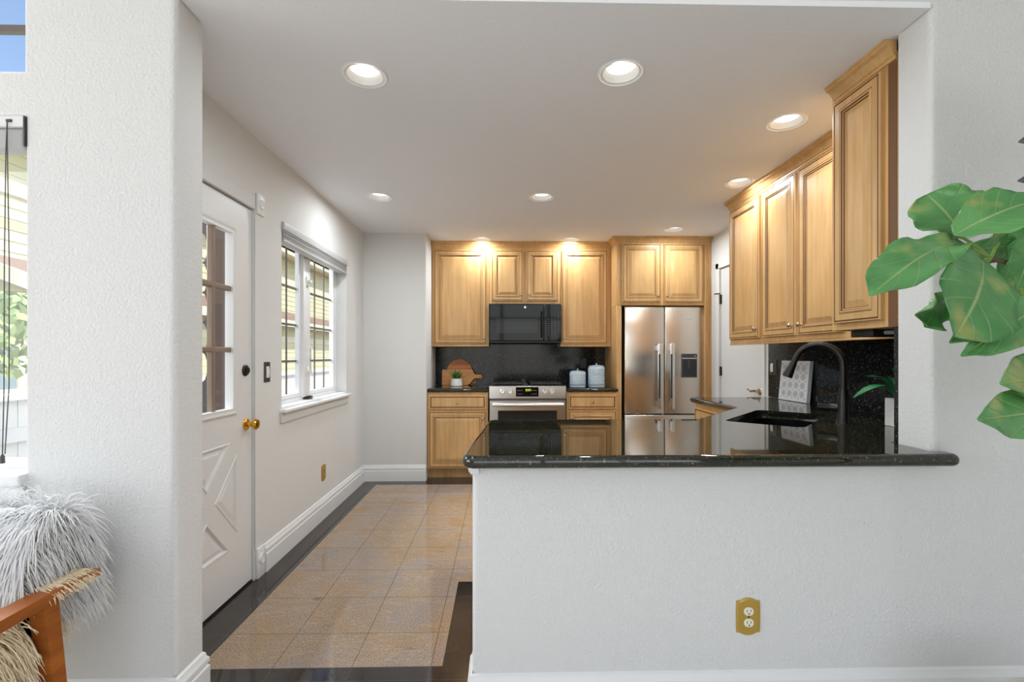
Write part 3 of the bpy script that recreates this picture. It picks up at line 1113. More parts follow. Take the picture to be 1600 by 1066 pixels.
# ------------------------------------------------------------------ things on the back counters
cb = thing('cutting_board', 'round wooden cutting board leaning on the backsplash, behind the rectangular one', 'cutting board', (-0.472, 5.35, 0.908), 0, 'wooden boards left of the range')
th = math.radians(-33)
ca, sa = math.cos(th), math.sin(th)
pts2 = []
for p in arc(0, 0, 0.142, 18, 342, 40):
    pts2.append(p)
hl = [(0.160, -0.026), (0.185, -0.022)] + arc(0.196, 0, 0.026, -70, 70, 6) + [(0.185, 0.022), (0.160, 0.026)]
poly = [(ca * x - sa * y, sa * x + ca * y + 0.145) for x, y in pts2 + hl]
holep = [(ca * x - sa * y, sa * x + ca * y + 0.145) for x, y in circle(0.194, 0, 0.010, 14)]
lean = math.radians(6)
mp_ = lambda u, w_, d_: (u, (w_) * math.tan(lean) * 0.9 + d_ - 0.03, w_)
MB().plate(poly, [(0.003, 0), (0, 0.003), (0, 0.013), (0.003, 0.016)], [(holep, [(0, 0), (0, 0.016)], False)], mp_).build('board', 'board_acacia', cb)
cb2 = thing('cutting_board', 'rectangular wooden cutting board with a handle, in front of the round one', 'cutting board', (-0.495, 5.29, 0.908), 0, 'wooden boards left of the range')
poly = (arc(-0.165 + 0.012, 0.012, 0.012, 180, 270, 3) + [(0.120, 0.0)] + [(0.152, 0.024), (0.172, 0.058), (0.200, 0.076)] + arc(0.258, 0.098, 0.021, -70, 80, 6)
        + [(0.205, 0.118), (0.186, 0.132), (0.172, 0.170)] + [(0.160, 0.172)] + arc(-0.165 + 0.012, 0.160, 0.012, 90, 180, 3))
holep = circle(0.256, 0.098, 0.006, 12)
mp2 = lambda u, w_, d_: (u, w_ * 0.10 + d_ - 0.02, w_)
b2 = MB().plate(poly, [(0.003, 0), (0, 0.003), (0, 0.013), (0.003, 0.016)], [(holep, [(0, 0), (0, 0.016)], False)], mp2).build('board', 'board_oak', cb2)


def blade(mb, base, tip, w_, bend, m=0, n=5, thick=0.0018, up=(0, 0, 1)):
    """a narrow fleshy leaf from base to tip"""
    base, tip = Vector(base), Vector(tip)
    ax = (tip - base)
    sd = ax.cross(Vector(up))
    if sd.length < 1e-4:
        sd = Vector((1, 0, 0))
    sd.normalize()
    nn = sd.cross(ax).normalized()
    rings = []
    for i in range(n + 1):
        u = i / n
        ww = w_ * (math.sin(PI * (0.12 + 0.88 * u)) ** 0.8) * 0.5 + 0.0006
        c = base + ax * u + nn * bend * math.sin(PI * u) - Vector((0, 0, 1)) * bend * u * u
        rings.append([c - sd * ww, c - nn * thick, c + sd * ww, c + nn * thick * 1.5])
    mb.loft(rings, m)


sp_ = thing('succulent', 'small green succulent in a white ceramic pot before the cutting boards', 'plant', (-0.482, 5.10, 0.908))
MB().lathe([(0.058, 0), (0.064, 0.004), (0.066, 0.012), (0.062, 0.04), (0.058, 0.075), (0.058, 0.082), (0.053, 0.082), (0.053, 0.07), (0, 0.07)], n=28).build('pot', 'ceramic', sp_)
MB().lathe([(0.052, 0.071), (0.03, 0.077), (0, 0.078)], n=20, caps=(False, False)).build('soil', 'soil', sp_)
mb = MB()
for k in range(34):
    a = random.uniform(0, 2 * PI)
    el = random.uniform(0.25, 1.4)
    L_ = random.uniform(0.07, 0.125)
    d0 = Vector((math.cos(a) * math.cos(el), math.sin(a) * math.cos(el), math.sin(el)))
    blade(mb, Vector((math.cos(a) * 0.012, math.sin(a) * 0.012, 0.074)), Vector((0, 0, 0.078)) + d0 * L_, random.uniform(0.014, 0.022), 0.008)
mb.build('leaves', 'leaf_small', sp_)

for x, h_, rr_, lb in ((0.787, 0.165, 0.084, 'shorter pale blue ceramic canister with a knobbed lid, left of the pair'),
                       (0.982, 0.222, 0.086, 'taller pale blue ceramic canister with a knobbed lid, next to the fridge panel')):
    c = thing('canister', lb, 'canister', (x, 4.93, 0.908), 0, 'blue canisters right of the range')
    MB().lathe([(rr_ - 0.006, 0), (rr_, 0.005), (rr_, h_ * .3), (rr_ - .001, h_ * .62), (rr_, h_ * 0.86), (rr_ - 0.005, h_ * 0.93), (rr_ - 0.012, h_ * 0.955), (0, h_ * 0.955)], n=36).build('jar', 'canister', c)
    MB().lathe([(rr_ + 0.0004, 0.022), (rr_ + 0.0016, 0.024), (rr_ + 0.0016, 0.032), (rr_ + 0.0004, 0.034)], n=36, caps=(False, False)).build('band', 'canister_band', c)
    ld = MB().lathe([(rr_ - 0.010, h_ * 0.955), (rr_ - 0.006, h_ * 0.965), (rr_ - 0.008, h_ - 0.002), (0.02, h_ + 0.006), (0, h_ + 0.006)], n=36).build('lid', 'canister', c)
    MB().lathe([(0.006, h_ + 0.004), (0.006, h_ + 0.012), (0.012, h_ + 0.017), (0.012, h_ + 0.024), (0.006, h_ + 0.028), (0, h_ + 0.028)], n=16).build('knob', 'nickel', ld)


# ------------------------------------------------------------------ outlets and switches
def outlet(label, loc, rotz, plate_mat, rec_mat, scallop=True, w_=0.084, h_=0.128, group=None):
    o = thing('outlet', label, 'outlet', loc, rotz, group)
    if scallop:
        a, b_ = w_ / 2, h_ / 2
        p = []
        p += [(a * 0.97, -b_ * 0.86), (a, -b_ * 0.5), (a, b_ * 0.5), (a * 0.97, b_ * 0.86), (a * 0.80, b_ * 0.84)]
        p += [(a * 0.55 * math.cos(t_), b_ * 0.86 + b_ * 0.14 * math.sin(t_)) for t_ in [PI * k / 8 for k in range(1, 8)]]
        p += [(-a * 0.80, b_ * 0.84), (-a * 0.97, b_ * 0.86), (-a, b_ * 0.5), (-a, -b_ * 0.5), (-a * 0.97, -b_ * 0.86), (-a * 0.80, -b_ * 0.84)]
        p += [(-a * 0.55 * math.cos(t_), -b_ * 0.86 - b_ * 0.14 * math.sin(t_)) for t_ in [PI * k / 8 for k in range(1, 8)]]
        p += [(a * 0.80, -b_ * 0.84)]
    else:
        p = rrect(-w_ / 2, w_ / 2, -h_ / 2, h_ / 2, 0.004)
    MB().plate(p, [(0.005, 0), (0.003, 0.001), (0.0005, 0.003), (0, 0.006)], [], XZ(-0.006)).build('cover_plate', plate_mat, o)
    for zc in (-0.0195, 0.0195):
        r = MB().plate(rrect(-0.0165, 0.0165, zc - 0.014, zc + 0.014, 0.0125, 5), [(0.001, 0), (0, 0.001), (0, 0.003)], [], XZ(-0.0085)).build('receptacle', rec_mat, o)
        mb = MB()
        mb.box(-0.0072, -0.0052, -0.0090, -0.0086, zc - 0.002, zc + 0.0065)
        mb.box(0.0052, 0.0072, -0.0090, -0.0086, zc - 0.001, zc + 0.0065)
        mb.lathe([(0.0026, 0), (0.0026, 0.0005), (0, 0.0005)], (0, -0.0085, zc - 0.0075), (0, -1, 0), 12)
        mb.build('slots', 'black', r, smooth=False)
    MB().lathe([(0.003, 0), (0.0025, 0.001), (0, 0.0012)], (0, -0.006, 0), (0, -1, 0), 12).build('screw', 'bronze', o)
    return o


outlet('brass scalloped outlet plate with ivory sockets on the white half wall', (0.845, 1.62, 0.343), 0, 'gold_plate', 'ivory')
outlet('small brass outlet plate low on the window wall, seen at a slant', (-1.36, 3.663, 0.345), R90, 'gold_plate', 'gold_plate')
outlet('black outlet on the backsplash above the blue canisters', (0.925, 5.38, 1.15), 0, 'black', 'black', False, 0.074, 0.118)


def switch(label, loc, rotz, w_=0.066, h_=0.118):
    o = thing('light_switch', label, 'switch', loc, rotz)
    MB().plate(rrect(-w_ / 2, w_ / 2, -h_ / 2, h_ / 2, 0.004), [(0.003, 0), (0.0005, 0.003), (0, 0.006)], [], XZ(-0.006)).build('cover_plate', 'bronze_plate', o)
    mb = MB()
    mb.loft([[(x, -0.005, -0.033), (x, -0.0085, -0.033), (x, -0.0105, 0.0), (x, -0.0075, 0.033), (x, -0.005, 0.033)] for x in (-0.0165, 0.0165)])
    mb.build('rocker', 'plastic_white', o, smooth=False)
    return o


switch('dark bronze light switch with a white rocker between door and window', (-1.36, 2.788, 1.142), R90)
sw2 = switch('black switch plate with white rocker on the right-hand stone backsplash', (2.122, 3.680, 1.142), -R90, 0.10, 0.12)
for ch in sw2.children:
    if ch.name.startswith('rocker'):
        ch.location = (-0.012, 0, 0)

# ------------------------------------------------------------------ things by the sink
ar = thing('carved_panel', 'white pierced wooden panel leaning on the right backsplash behind the tap', 'decor', (2.068, 3.523, CT), -R90)
hA, wA, tA = 0.288, 0.326, 0.026
tl = math.atan2(0.026, hA)
def mA(u, w_, d_):
    y = d_
    return (u, y * math.cos(tl) + w_ * math.sin(tl), w_ * math.cos(tl) - y * math.sin(tl) + tA * math.sin(tl))
cut = []
cells = []
def cutout(cx, cz, ra, rb, ang_, n=8):
    c_, s_ = math.cos(ang_), math.sin(ang_)
    q = [(ra * math.cos(2 * PI * k / n), rb * math.sin(2 * PI * k / n)) for k in range(n)]
    cells.append(([(cx + c_ * x - s_ * y, cz + s_ * x + c_ * y) for x, y in q], [(0, 0), (0, 0.006)], True, 1))


mx, mz = (wA - 0.044) / 4, (hA - 0.044) / 4
for i in range(4):
    for j in range(4):
        cx, cz = 0.022 + mx * (i + 0.5), 0.022 + mz * (j + 0.5)
        cutout(cx, cz, 0.0036, 0.0036, 0)
        for k in range(8):
            a_ = 2 * PI * k / 8
            cutout(cx + 0.0115 * math.cos(a_), cz + 0.0105 * math.sin(a_), 0.0048, 0.0024, a_, 6)
        for k in range(12):
            a_ = 2 * PI * (k + 0.5) / 12
            cutout(cx + 0.0232 * math.cos(a_), cz + 0.0205 * math.sin(a_), 0.0046, 0.0025, a_ + PI / 2 + 0.5 * (-1) ** k, 6)
for i in range(5):
    for j in range(5):
        cx, cz = 0.024 + (wA - 0.048) / 4 * i, 0.024 + (hA - 0.048) / 4 * j
        cutout(cx, cz, 0.0052, 0.0052, PI / 4, 4)
MB().plate(rect(0, wA, 0, hA), [(0.002, 0), (0, 0.002), (0, tA)], cells, mA).build('panel', ['art_white', 'art_dark'], ar, smooth=False)

pl = thing('potted_plant', 'deep green leafy plant in a square white planter by the column', 'plant', (1.868, 2.165, CT))
MB().plate(rect(-0.07, 0.07, -0.035, 0.035), [(0.004, 0.012), (0.004, 0), (0, 0), (0, 0.128), (0.003, 0.13)], [], XY(0.13, -1), back=True).build('planter', 'ceramic', pl, smooth=False)
MB().box(-0.06, 0.06, -0.028, 0.028, 0.115, 0.121).build('soil', 'soil', pl, smooth=False)
mb = MB()
for b_, tp, w_, bd in [((-0.02, 0, .12), (-0.235, 0.02, 0.185), 0.085, 0.055), ((-0.03, 0, .14), (-0.17, 0.02, 0.262), 0.050, 0.03), ((-.01, 0, .12), (-0.08, -0.02, 0.30), 0.05, 0.03),
                       ((0.02, 0, .12), (0.07, 0.03, 0.29), 0.04, 0.02), ((0.03, 0, .12), (0.16, 0.05, 0.2), 0.05, 0.04), ((-0.02, 0.01, .12), (-0.12, 0.03, 0.245), 0.028, 0.02),
                       ((0, .01, .12), (0.02, 0.12, 0.25), 0.045, 0.03), ((-.02, 0, .12), (-0.16, 0.05, 0.20), 0.04, 0.035), ((0, -.01, .12), (-0.03, -0.06, 0.24), 0.04, 0.02)]:
    blade(mb, b_, tp, w_, bd, n=8)
mb.build('leaves', 'leaf_teal', pl)

# ------------------------------------------------------------------ entry door in the left wall
dr1 = struct_empty('door_1', (-1.372, DOOR_Y0 + 0.003, 0.012), R90)
dw, dh = DOOR_Y1 - DOOR_Y0 - 0.006, DOOR_Z - 0.018
cx0, cz0, hx0, hz0 = dw / 2, 0.513, 0.255, 0.272
corners = [(cx0 - hx0, cz0 - hz0), (cx0 + hx0, cz0 - hz0), (cx0 + hx0, cz0 + hz0), (cx0 - hx0, cz0 + hz0)]
tris = []
for i in range(4):
    a, b_ = corners[i], corners[(i + 1) % 4]
    tris.append((offset([a, b_, (cx0, cz0)], [0, 0.046, 0.046]), [(0, 0), (0.004, -0.004), (0.010, -0.003), (0.016, 0.008), (0.022, 0.008), (0.040, 0.001)], True))
LX0, LX1, LZ0, LZ1 = dw / 2 - 0.212, dw / 2 + 0.212, 0.953, 1.853
mb = MB()
mb.plate(rect(0, dw, 0, dh), [(0.002, 0), (0, 0.002), (0, 0.036)], tris + [(rect(LX0, LX1, LZ0, LZ1), [(0, 0), (0, 0.036)], False)], XZ(0))
mb.build('door_slab', 'door_white', dr1, smooth=False)
lf = [[(LX0 - i, y, LZ0 - i), (LX1 + i, y, LZ0 - i), (LX1 + i, y, LZ1 + i), (LX0 - i, y, LZ1 + i)] for i, y in ((0.030, 0.001), (0.030, -0.006), (0.022, -0.010), (0.010, -0.007), (-0.004, -0.008), (-0.004, 0.016))]
MB().loft(lf, caps=(False, False)).build('lite_frame', 'door_white', dr1, smooth=False)
mb = MB()
for x in (dw / 2 - 0.068, dw / 2 + 0.068):
    mb.box(x - 0.0125, x + 0.0125, 0.004, 0.034, LZ0, LZ1, 0, 0.004, 1)
for z in (1.566, 1.255):
    mb.box(LX0, LX1, 0.003, 0.035, z - 0.0125, z + 0.0125, 0, 0.004, 1)
mb.build('muntin_grid', 'muntin', dr1)
MB().box(LX0 - 0.004, LX1 + 0.004, 0.017, 0.021, LZ0 - 0.004, LZ1 + 0.004).build('glass', 'glass', dr1, smooth=False)
kb = MB()
kx = 2.589 - DOOR_Y0 - 0.003
kb.lathe([(0.032, 0), (0.032, 0.004), (0.026, 0.009), (0.012, 0.012), (0.0115, 0.030), (0.020, 0.036), (0.0285, 0.046), (0.029, 0.056), (0.022, 0.064), (0.008, 0.066), (0, 0.066)], (kx, 0, 0.857), (0, -1, 0), 28)
kb.build('door_knob', 'brass', dr1)
kb = MB()
kb.lathe([(0.031, 0), (0.031, 0.004), (0.026, 0.010), (0.017, 0.011), (0.0165, 0.018), (0, 0.018)], (2.576 - DOOR_Y0, 0, 1.146), (0, -1, 0), 28)
kb.build('deadbolt', 'bronze', dr1)
MB().box(0.0, dw, -0.004, 0.0, -0.012, -0.002).build('sweep', 'bronze', dr1, smooth=False)
# jamb stop behind the slab, threshold, casing
mb = MB()
for a, b_ in ((-0.0025, 0.012), (dw - 0.012, dw + 0.0025)):
    mb.box(a, b_, 0.046, 0.12, -0.012, dh + 0.006)
mb.box(-0.0025, dw + 0.0025, 0.046, 0.12, dh - 0.012, dh + 0.006)
mb.build('jamb_stop', 'screen_wood', dr1, smooth=False)
MB().box(0, dw, 0.045, 0.13, -0.0115, 0.004).build('threshold', 'bronze', dr1, smooth=False)
cas = struct_empty('trim_2', (-1.36, DOOR_Y0, 0), R90)
mb = MB()
mb.box(DOOR_Y1 - DOOR_Y0 + 0.002, DOOR_Y1 - DOOR_Y0 + 0.088, -0.006, 0.0, 0.165, DOOR_Z - 0.012, 0, 0.002, 1)
mb.build('side_casing', 'wall', cas)
mb = MB()
mb.box(-0.07, DOOR_Y1 - DOOR_Y0, -0.007, 0.0, DOOR_Z - 0.001, DOOR_Z + 0.078, 0, 0.003, 1)
mb.build('head_casing', 'wall', cas)
for z0, z1, nm in ((DOOR_Z - 0.018, DOOR_Z + 0.098, 'corner_block'), (0.0, 0.168, 'plinth_block')):
    mb = MB()
    x0, x1 = DOOR_Y1 - DOOR_Y0 + 0.012, DOOR_Y1 - DOOR_Y0 + 0.090
    zc = (z0 + z1) / 2 + (0.02 if z0 == 0 else 0)
    mb.box(x0, x1, -0.016, 0.0, z0, z1, 0, 0.004, 2)
    blk = mb.build(nm, 'white', cas)
    mb = MB()
    mb.lathe([(0.030, 0), (0.030, 0.002), (0.026, 0.006), (0.021, 0.003), (0.017, 0.006), (0.008, 0.004), (0, 0.008)], ((x0 + x1) / 2, -0.016, zc), (0, -1, 0), 24)
    mb.build('rosette', 'white', blk)

# interior door in the right wall
dr2 = struct_empty('door_2', (2.150, RD[1] - 0.003, 0.01), -R90)
dw2 = RD[1] - RD[0] - 0.006
MB().box(0, dw2, 0, 0.04, 0, RD[2] - 0.014, 0, 0.002, 1).build('door_slab', 'door_white', dr2)
for z in (1.776, 1.073, 0.25):
    mb = MB()
    mb.tube([(0.002, -0.010, z - 0.045), (0.002, -0.010, z + 0.045)], 0.007, 10)
    mb.box(0.002, 0.022, -0.002, 0.0, z - 0.045, z + 0.045)
    hn = mb.build('hinge', 'steel_dark', dr2)
mb = MB()
mb.tube([(0.002, -0.012, 1.835), (-0.02, -0.03, 1.835), (-0.028, -0.055, 1.832)], 0.006, 8)
mb.build('door_stop', 'steel_dark', dr2)
lv = MB()
lx = RD[1] - 3.925
lv.lathe([(0.034, 0), (0.034, 0.004), (0.028, 0.010), (0.014, 0.013), (0.011, 0.05), (0, 0.05)], (lx, 0, 0.93), (0, -1, 0), 24)
lv.tube([(lx, -0.045, 0.93), (lx - 0.02, -0.05, 0.932), (lx - 0.05, -0.05, 0.924), (lx - 0.075, -0.05, 0.928), (lx - 0.10, -0.05, 0.940), (lx - 0.122, -0.05, 0.936)], [0.010, 0.009, 0.010, 0.0075, 0.006, 0.004], 10)
lv.build('lever_handle', 'nickel', dr2)
mb = MB()
mb.box(2.128, 2.14, RD[1] + 0.004, RD[1] + 0.068, 0, RD[2] + 0.06, 0, 0.003, 1)
mb.box(2.128, 2.14, RD[0] - 0.05, RD[0] - 0.004, 0, RD[2] + 0.06, 0, 0.003, 1)
mb.box(2.128, 2.14, RD[0] - 0.05, RD[1] + 0.068, RD[2] + 0.004, RD[2] + 0.07, 0, 0.003, 1)
struct(mb.build('trim_3', 'white'))

# ------------------------------------------------------------------ kitchen window
kw = struct_empty('window_1', (-1.36, KW[0], KW[2]), R90)
ww, wh = KW[1] - KW[0], KW[3] - KW[2]
mb = MB()   # outer frame lining the opening
mb.plate(rect(0.001, ww - 0.001, 0.001, wh - 0.001), [(0, 0), (0, 0.05)], [(rect(0.035, ww - 0.035, 0.035, wh - 0.035), [(0, 0), (0, 0.05)], False)], XZ(0.085))
mb.build('window_frame', 'vinyl', kw, smooth=False)
MB().box(0.002, ww - 0.002, -0.0, 0.085, 0.0005, 0.012).build('stool_board', 'white', kw, smooth=False)
pcx = 0.554   # centre post
MB().box(pcx - 0.060, pcx + 0.060, 0.068, 0.13, 0.030, wh - 0.030, 0, 0.006, 2).build('centre_post', 'vinyl', kw)
for (a, b_), vs in (((0.036, pcx - 0.058), (0.153, 0.317)), ((pcx + 0.058, ww - 0.036), (0.808, 1.001))):
    mb = MB()
    mb.plate(rect(a, b_, 0.036, wh - 0.036), [(0.002, 0), (0, 0.002), (0, 0.028)], [(rect(a + 0.026, b_ - 0.026, 0.066, wh - 0.07), [(0, 0), (0, 0.028)], False)], XZ(0.092))
    sa_ = mb.build('sash', 'vinyl', kw, smooth=False)
    MB().box(a + 0.022, b_ - 0.022, 0.104, 0.108, 0.062, wh - 0.066).build('glass', 'glass', sa_, smooth=False)
    mb = MB()
    for x in vs:
        mb.box(x - 0.0055, x + 0.0055, 0.109, 0.117, 0.066, wh - 0.07)
    for z in (1.197, 1.452, 1.712):
        mb.box(a + 0.026, b_ - 0.026, 0.109, 0.117, z - KW[2] - 0.008, z - KW[2] + 0.008)
    mb.build('grille', 'grille', sa_, smooth=False)
for z in (1.78, 1.12):
    mb = MB()
    mb.box(pcx - 0.02, pcx + 0.02, 0.058, 0.069, z - KW[2] - 0.035, z - KW[2] + 0.035, 0, 0.005, 2)
    mb.box(pcx - 0.012, pcx + 0.03, 0.040, 0.058, z - KW[2] - 0.012, z - KW[2] + 0.012, 0, 0.004, 2)
    mb.build('latch', 'plastic_white', kw)
mb = MB()
mb.box(pcx - 0.03, pcx + 0.05, 0.045, 0.085, 0.013, 0.035, 0, 0.004, 2)
mb.build('crank', 'bronze', kw)
mb = MB()
mb.box(-0.026, ww + 0.034, -0.040, 0.004, -0.022, 0.0, 0, 0.006, 3)
mb.build('window_sill', 'white', kw)
mb = MB()
mb.box(-0.02, ww + 0.028, -0.012, -0.0005, -0.085, -0.022, 0, 0.004, 2)
mb.build('apron', 'wall', kw)

bl = thing('window_blind', 'raised grey pleated blind at the top of the kitchen window', 'blind', (-1.36, KW[0] + 0.004, KW[3] - 0.002), R90)
MB().box(0, ww - 0.008, -0.016, 0.055, -0.050, 0.0, 0, 0.006, 3).build('headrail', 'blind_head', bl)
mb = MB()
for k in range(5):
    mb.box(0.004, ww - 0.012, -0.010 + 0.002 * (k % 2), 0.048, -0.060 - 0.011 * k, -0.051 - 0.011 * k, 0, 0.003, 1)
mb.build('stacked_pleats', 'blind', bl)
MB().box(0.002, ww - 0.010, -0.014, 0.050, -0.122, -0.106, 0, 0.004, 2).build('bottom_rail', 'blind_head', bl)

# ------------------------------------------------------------------ living-room windows at far left
for nm, (x0, x1, z0, z1), bars in (('window_2', WIN_LOW, ()), ('window_3', WIN_UP, (2.391,))):
    lw = struct_empty(nm, (x0, 1.62, z0))
    a, h_ = x1 - x0, z1 - z0
    mb = MB()
    mb.plate(rect(0.001, a - 0.001, 0.001, h_ - 0.001), [(0, 0), (0, 0.05)], [(rect(0.03, a - 0.03, 0.03 if nm == 'window_2' else 0.006, h_ - 0.03), [(0, 0), (0, 0.05)], False)], XZ(0.08))
    mb.build('window_frame', 'vinyl', lw, smooth=False)
    MB().box(0.02, a - 0.02, 0.104, 0.108, 0.006, h_ - 0.02).build('glass', 'glass', lw, smooth=False)
    if bars:
        mb = MB()
        for z in bars:
            mb.box(0.03, a - 0.03, 0.095, 0.115, z - z0 - 0.012, z - z0 + 0.012)
        mb.build('grille', 'grille', lw, smooth=False)
    else:
        MB().box(-0.03, a + 0.008, -0.030, 0.079, -0.034, 0.005, 0, 0.006, 3).build('window_sill', 'white', lw)
        MB().box(-0.02, a + 0.004, -0.022, -0.0005, -0.11, -0.034, 0, 0.004, 2).build('apron', 'white', lw)
b2_ = thing('window_blind', 'raised white blind with hanging cords in the living room window at far left', 'blind', (WIN_LOW[0] + 0.01, 1.62, WIN_LOW[3] - 0.001))
a = WIN_LOW[1] - WIN_LOW[0] - 0.012
MB().box(0, a, -0.004, 0.06, -0.036, 0.0, 0, 0.003, 2).build('headrail', 'plastic_white', b2_)
MB().box(0.004, a - 0.004, 0.002, 0.055, -0.11, -0.037, 0, 0.012, 3).build('stacked_pleats', 'blind', b2_)
MB().box(a - 0.001, a + 0.006, -0.006, 0.06, -0.10, 0.0, 0, 0.002, 1).build('end_bracket', 'steel_dark', b2_)
mb = MB()
mb.box(a - 0.055, a - 0.035, -0.008, -0.003, -0.022, -0.012, 0, 0.002, 1)
mb.build('cord_lock', 'charcoal', b2_)
for dx in (0.0, 0.016):
    MB().tube([(a - 0.046, -0.010, -0.02), (a - 0.047 + dx * .3, -0.013, -0.12), (a - 0.050 + dx, -0.015, -0.5), (a - 0.052 + dx, -0.014, -0.9), (a - 0.056 + dx * .5, -0.015, -1.12)], 0.0016, 6).build('cord', 'cord', b2_)
MB().lathe([(0.002, 0), (0.006, -0.008), (0.007, -0.03), (0, -0.032)], (a - 0.056, -0.015, -1.12), n=10).build('tassel', 'cord', b2_)

# ------------------------------------------------------------------ armchair with fur
ac = thing('armchair', 'teak-framed armchair at bottom left under shaggy fur', 'armchair', (-1.55, 1.25, 0))
O = Vector((-1.55, 1.25, 0))


def W(*p):
    return Vector(p) - O


for sx in (1, -1):
    X = -1.21 if sx > 0 else -1.90
    mb = MB()
    rings = []
    for y, z, w_, h_ in ((0.62, 0.572, 0.036, 0.030), (0.80, 0.582, 0.034, 0.030), (1.05, 0.596, 0.030, 0.032), (1.30, 0.600, 0.026, 0.028), (1.44, 0.598, 0.020, 0.020)):
        c = W(X, y, z)
        rings.append([(c.x - w_, c.y, c.z - h_ / 2), (c.x + w_, c.y, c.z - h_ / 2), (c.x + w_, c.y, c.z + h_ / 2), (c.x - w_, c.y, c.z + h_ / 2)])
    mb.loft(rings)
    mb.build('armrest', 'teak', ac, smooth=False)
    for y0, y1 in ((1.285, 1.345), (0.72, 0.70)):
        mb = MB()
        rings = []
        for z, hw in ((0.0, 0.014), (0.30, 0.018), (0.585, 0.021)):
            yy_ = y1 + (y0 - y1) * z / 0.585
            c = W(X + (0.012 * sx) * (1 - z / 0.585), yy_, z)
            rings.append([(c.x - hw, c.y - hw, c.z), (c.x + hw, c.y - hw, c.z), (c.x + hw, c.y + hw, c.z), (c.x - hw, c.y + hw, c.z)])
        mb.loft(rings)
        mb.build('leg', 'teak', ac, smooth=False)
mb = MB()
c0, c1 = W(-1.87, 0.62, 0.32), W(-1.275, 1.36, 0.42)
mb.box(c0.x, c1.x, c0.y, c1.y, c0.z, c1.z, 0, 0.03, 3)
mb.build('seat', 'canvas', ac)
mb = MB()
rings = []
for y, z, t_ in ((1.30, 0.42, 0.05), (1.36, 0.58, 0.05), (1.40, 0.70, 0.04), (1.405, 0.72, 0.02)):
    a_, b_ = W(-1.85, y, z), W(-1.285, y, z)
    rings.append([(a_.x, a_.y - t_, a_.z), (b_.x, b_.y - t_, b_.z), (b_.x, b_.y + t_, b_.z), (a_.x, a_.y + t_, a_.z)])
mb.loft(rings)
mb.build('backrest', 'canvas', ac)


def strand(mb, p, d0, L_, r, droop, wav, m=0):
    p = Vector(p)
    d = Vector(d0).normalized()
    pts_ = [p.copy()]
    n = 5
    ph = random.uniform(0, 6.28)
    s = Vector((random.uniform(-1, 1), random.uniform(-1, 1), random.uniform(-1, 1)))
    for i in range(n):
        d = (d + Vector((0, 0, -droop)) + s * wav * math.sin(ph + i * 1.7)).normalized()
        p = p + d * (L_ / n)
        pts_.append(p.copy())
    mb.tube(pts_, [r, r * 1.1, r, r * 0.8, r * 0.5, r * 0.12], 3, m, False)


# grey shaggy throw over the backrest
def polyline(path, s):
    tot = [0]
    for i in range(1, len(path)):
        tot.append(tot[-1] + (Vector(path[i]) - Vector(path[i - 1])).length)
    s = min(max(s, 0), 1) * tot[-1]
    for i in range(1, len(path)):
        if s <= tot[i] + 1e-9:
            f_ = (s - tot[i - 1]) / (tot[i] - tot[i - 1])
            p = Vector(path[i - 1]).lerp(Vector(path[i]), f_)
            t_ = (Vector(path[i]) - Vector(path[i - 1])).normalized()
            return p, t_
    return Vector(path[-1]), t_


def fur_sheet(name, label, cat, path, x0, xe, mat, n, L_, r, droop=0.32, edge_n=600, extra=None):
    """path: (y,z) polyline from the front hem over the top to the back hem, hide swept from x0 to xe with long hair all over"""
    org = Vector(((x0 + xe) / 2, path[0][0], 0))
    root = thing(name, label, cat, org)
    mb = MB(org)
    xh = xe - 0.02
    mb.loft([[(x, y, z) for y, z in path] for x in (x0, (x0 + xh) / 2, xh)])
    mb.build('hide', mat, root)
    mb = MB(org)
    for k in range(n):
        s_ = random.random()
        p, t_ = polyline(path, s_)
        nrm = Vector((-t_.y, t_.x))
        x = x0 + (xe - x0) * (random.random() ** 0.6)
        side = max(0.0, (x - (xe - 0.06)) / 0.06)
        dn = -1 if s_ < 0.5 else 1
        d0 = Vector((random.uniform(-0.3, 0.3) + side * 0.7, nrm.x * 0.7 + t_.x * dn * 0.5, nrm.y * 0.45 + t_.y * dn * 0.5))
        strand(mb, (x, p.x, p.y), d0, L_ * random.uniform(0.6, 1.15), r * random.uniform(0.7, 1.2), droop * random.uniform(0.7, 1.3), 0.22)
    cy = sum(q[0] for q in path) / len(path)
    cz = min(q[1] for q in path)
    for k in range(edge_n):           # the end of the roll
        p, t_ = polyline(path, random.random())
        f_ = math.sqrt(random.random())
        y, z = cy + (p.x - cy) * f_, cz + (p.y - cz) * f_
        strand(mb, (xe - 0.022, y, z), (0.9, random.uniform(-0.3, 0.3), random.uniform(-0.4, 0.3)), L_ * random.uniform(0.6, 1.1), r * random.uniform(0.7, 1.2), droop * 1.2, 0.22)
    for f_ in (extra or []):
        f_(mb)
    f_ = mb.build('fur', mat, root)
    f_['kind'] = 'stuff'
    return root


TH = [(1.285, 0.64), (1.305, 0.715), (1.34, 0.765), (1.39, 0.785), (1.43, 0.78), (1.47, 0.755), (1.49, 0.66), (1.495, 0.51)]
fur_sheet('fur_throw', 'pale grey shaggy fur throw over the top of the armchair back', 'throw', TH, -1.75, -1.275, 'fur_grey', 4600, 0.115, 0.0017, edge_n=1200)


def side_flap(mb):
    mb.box(-1.262, -1.250, 0.90, 1.262, 0.22, 0.545)
    for k in range(1700):
        y, z = random.uniform(0.92, 1.265), random.uniform(0.24, 0.55)
        strand(mb, (-1.25, y, z), (0.75, random.uniform(-0.25, 0.45), random.uniform(-0.6, 0.1)), 0.10 * random.uniform(0.6, 1.1), 0.0018 * random.uniform(0.7, 1.2), 0.34, 0.22)


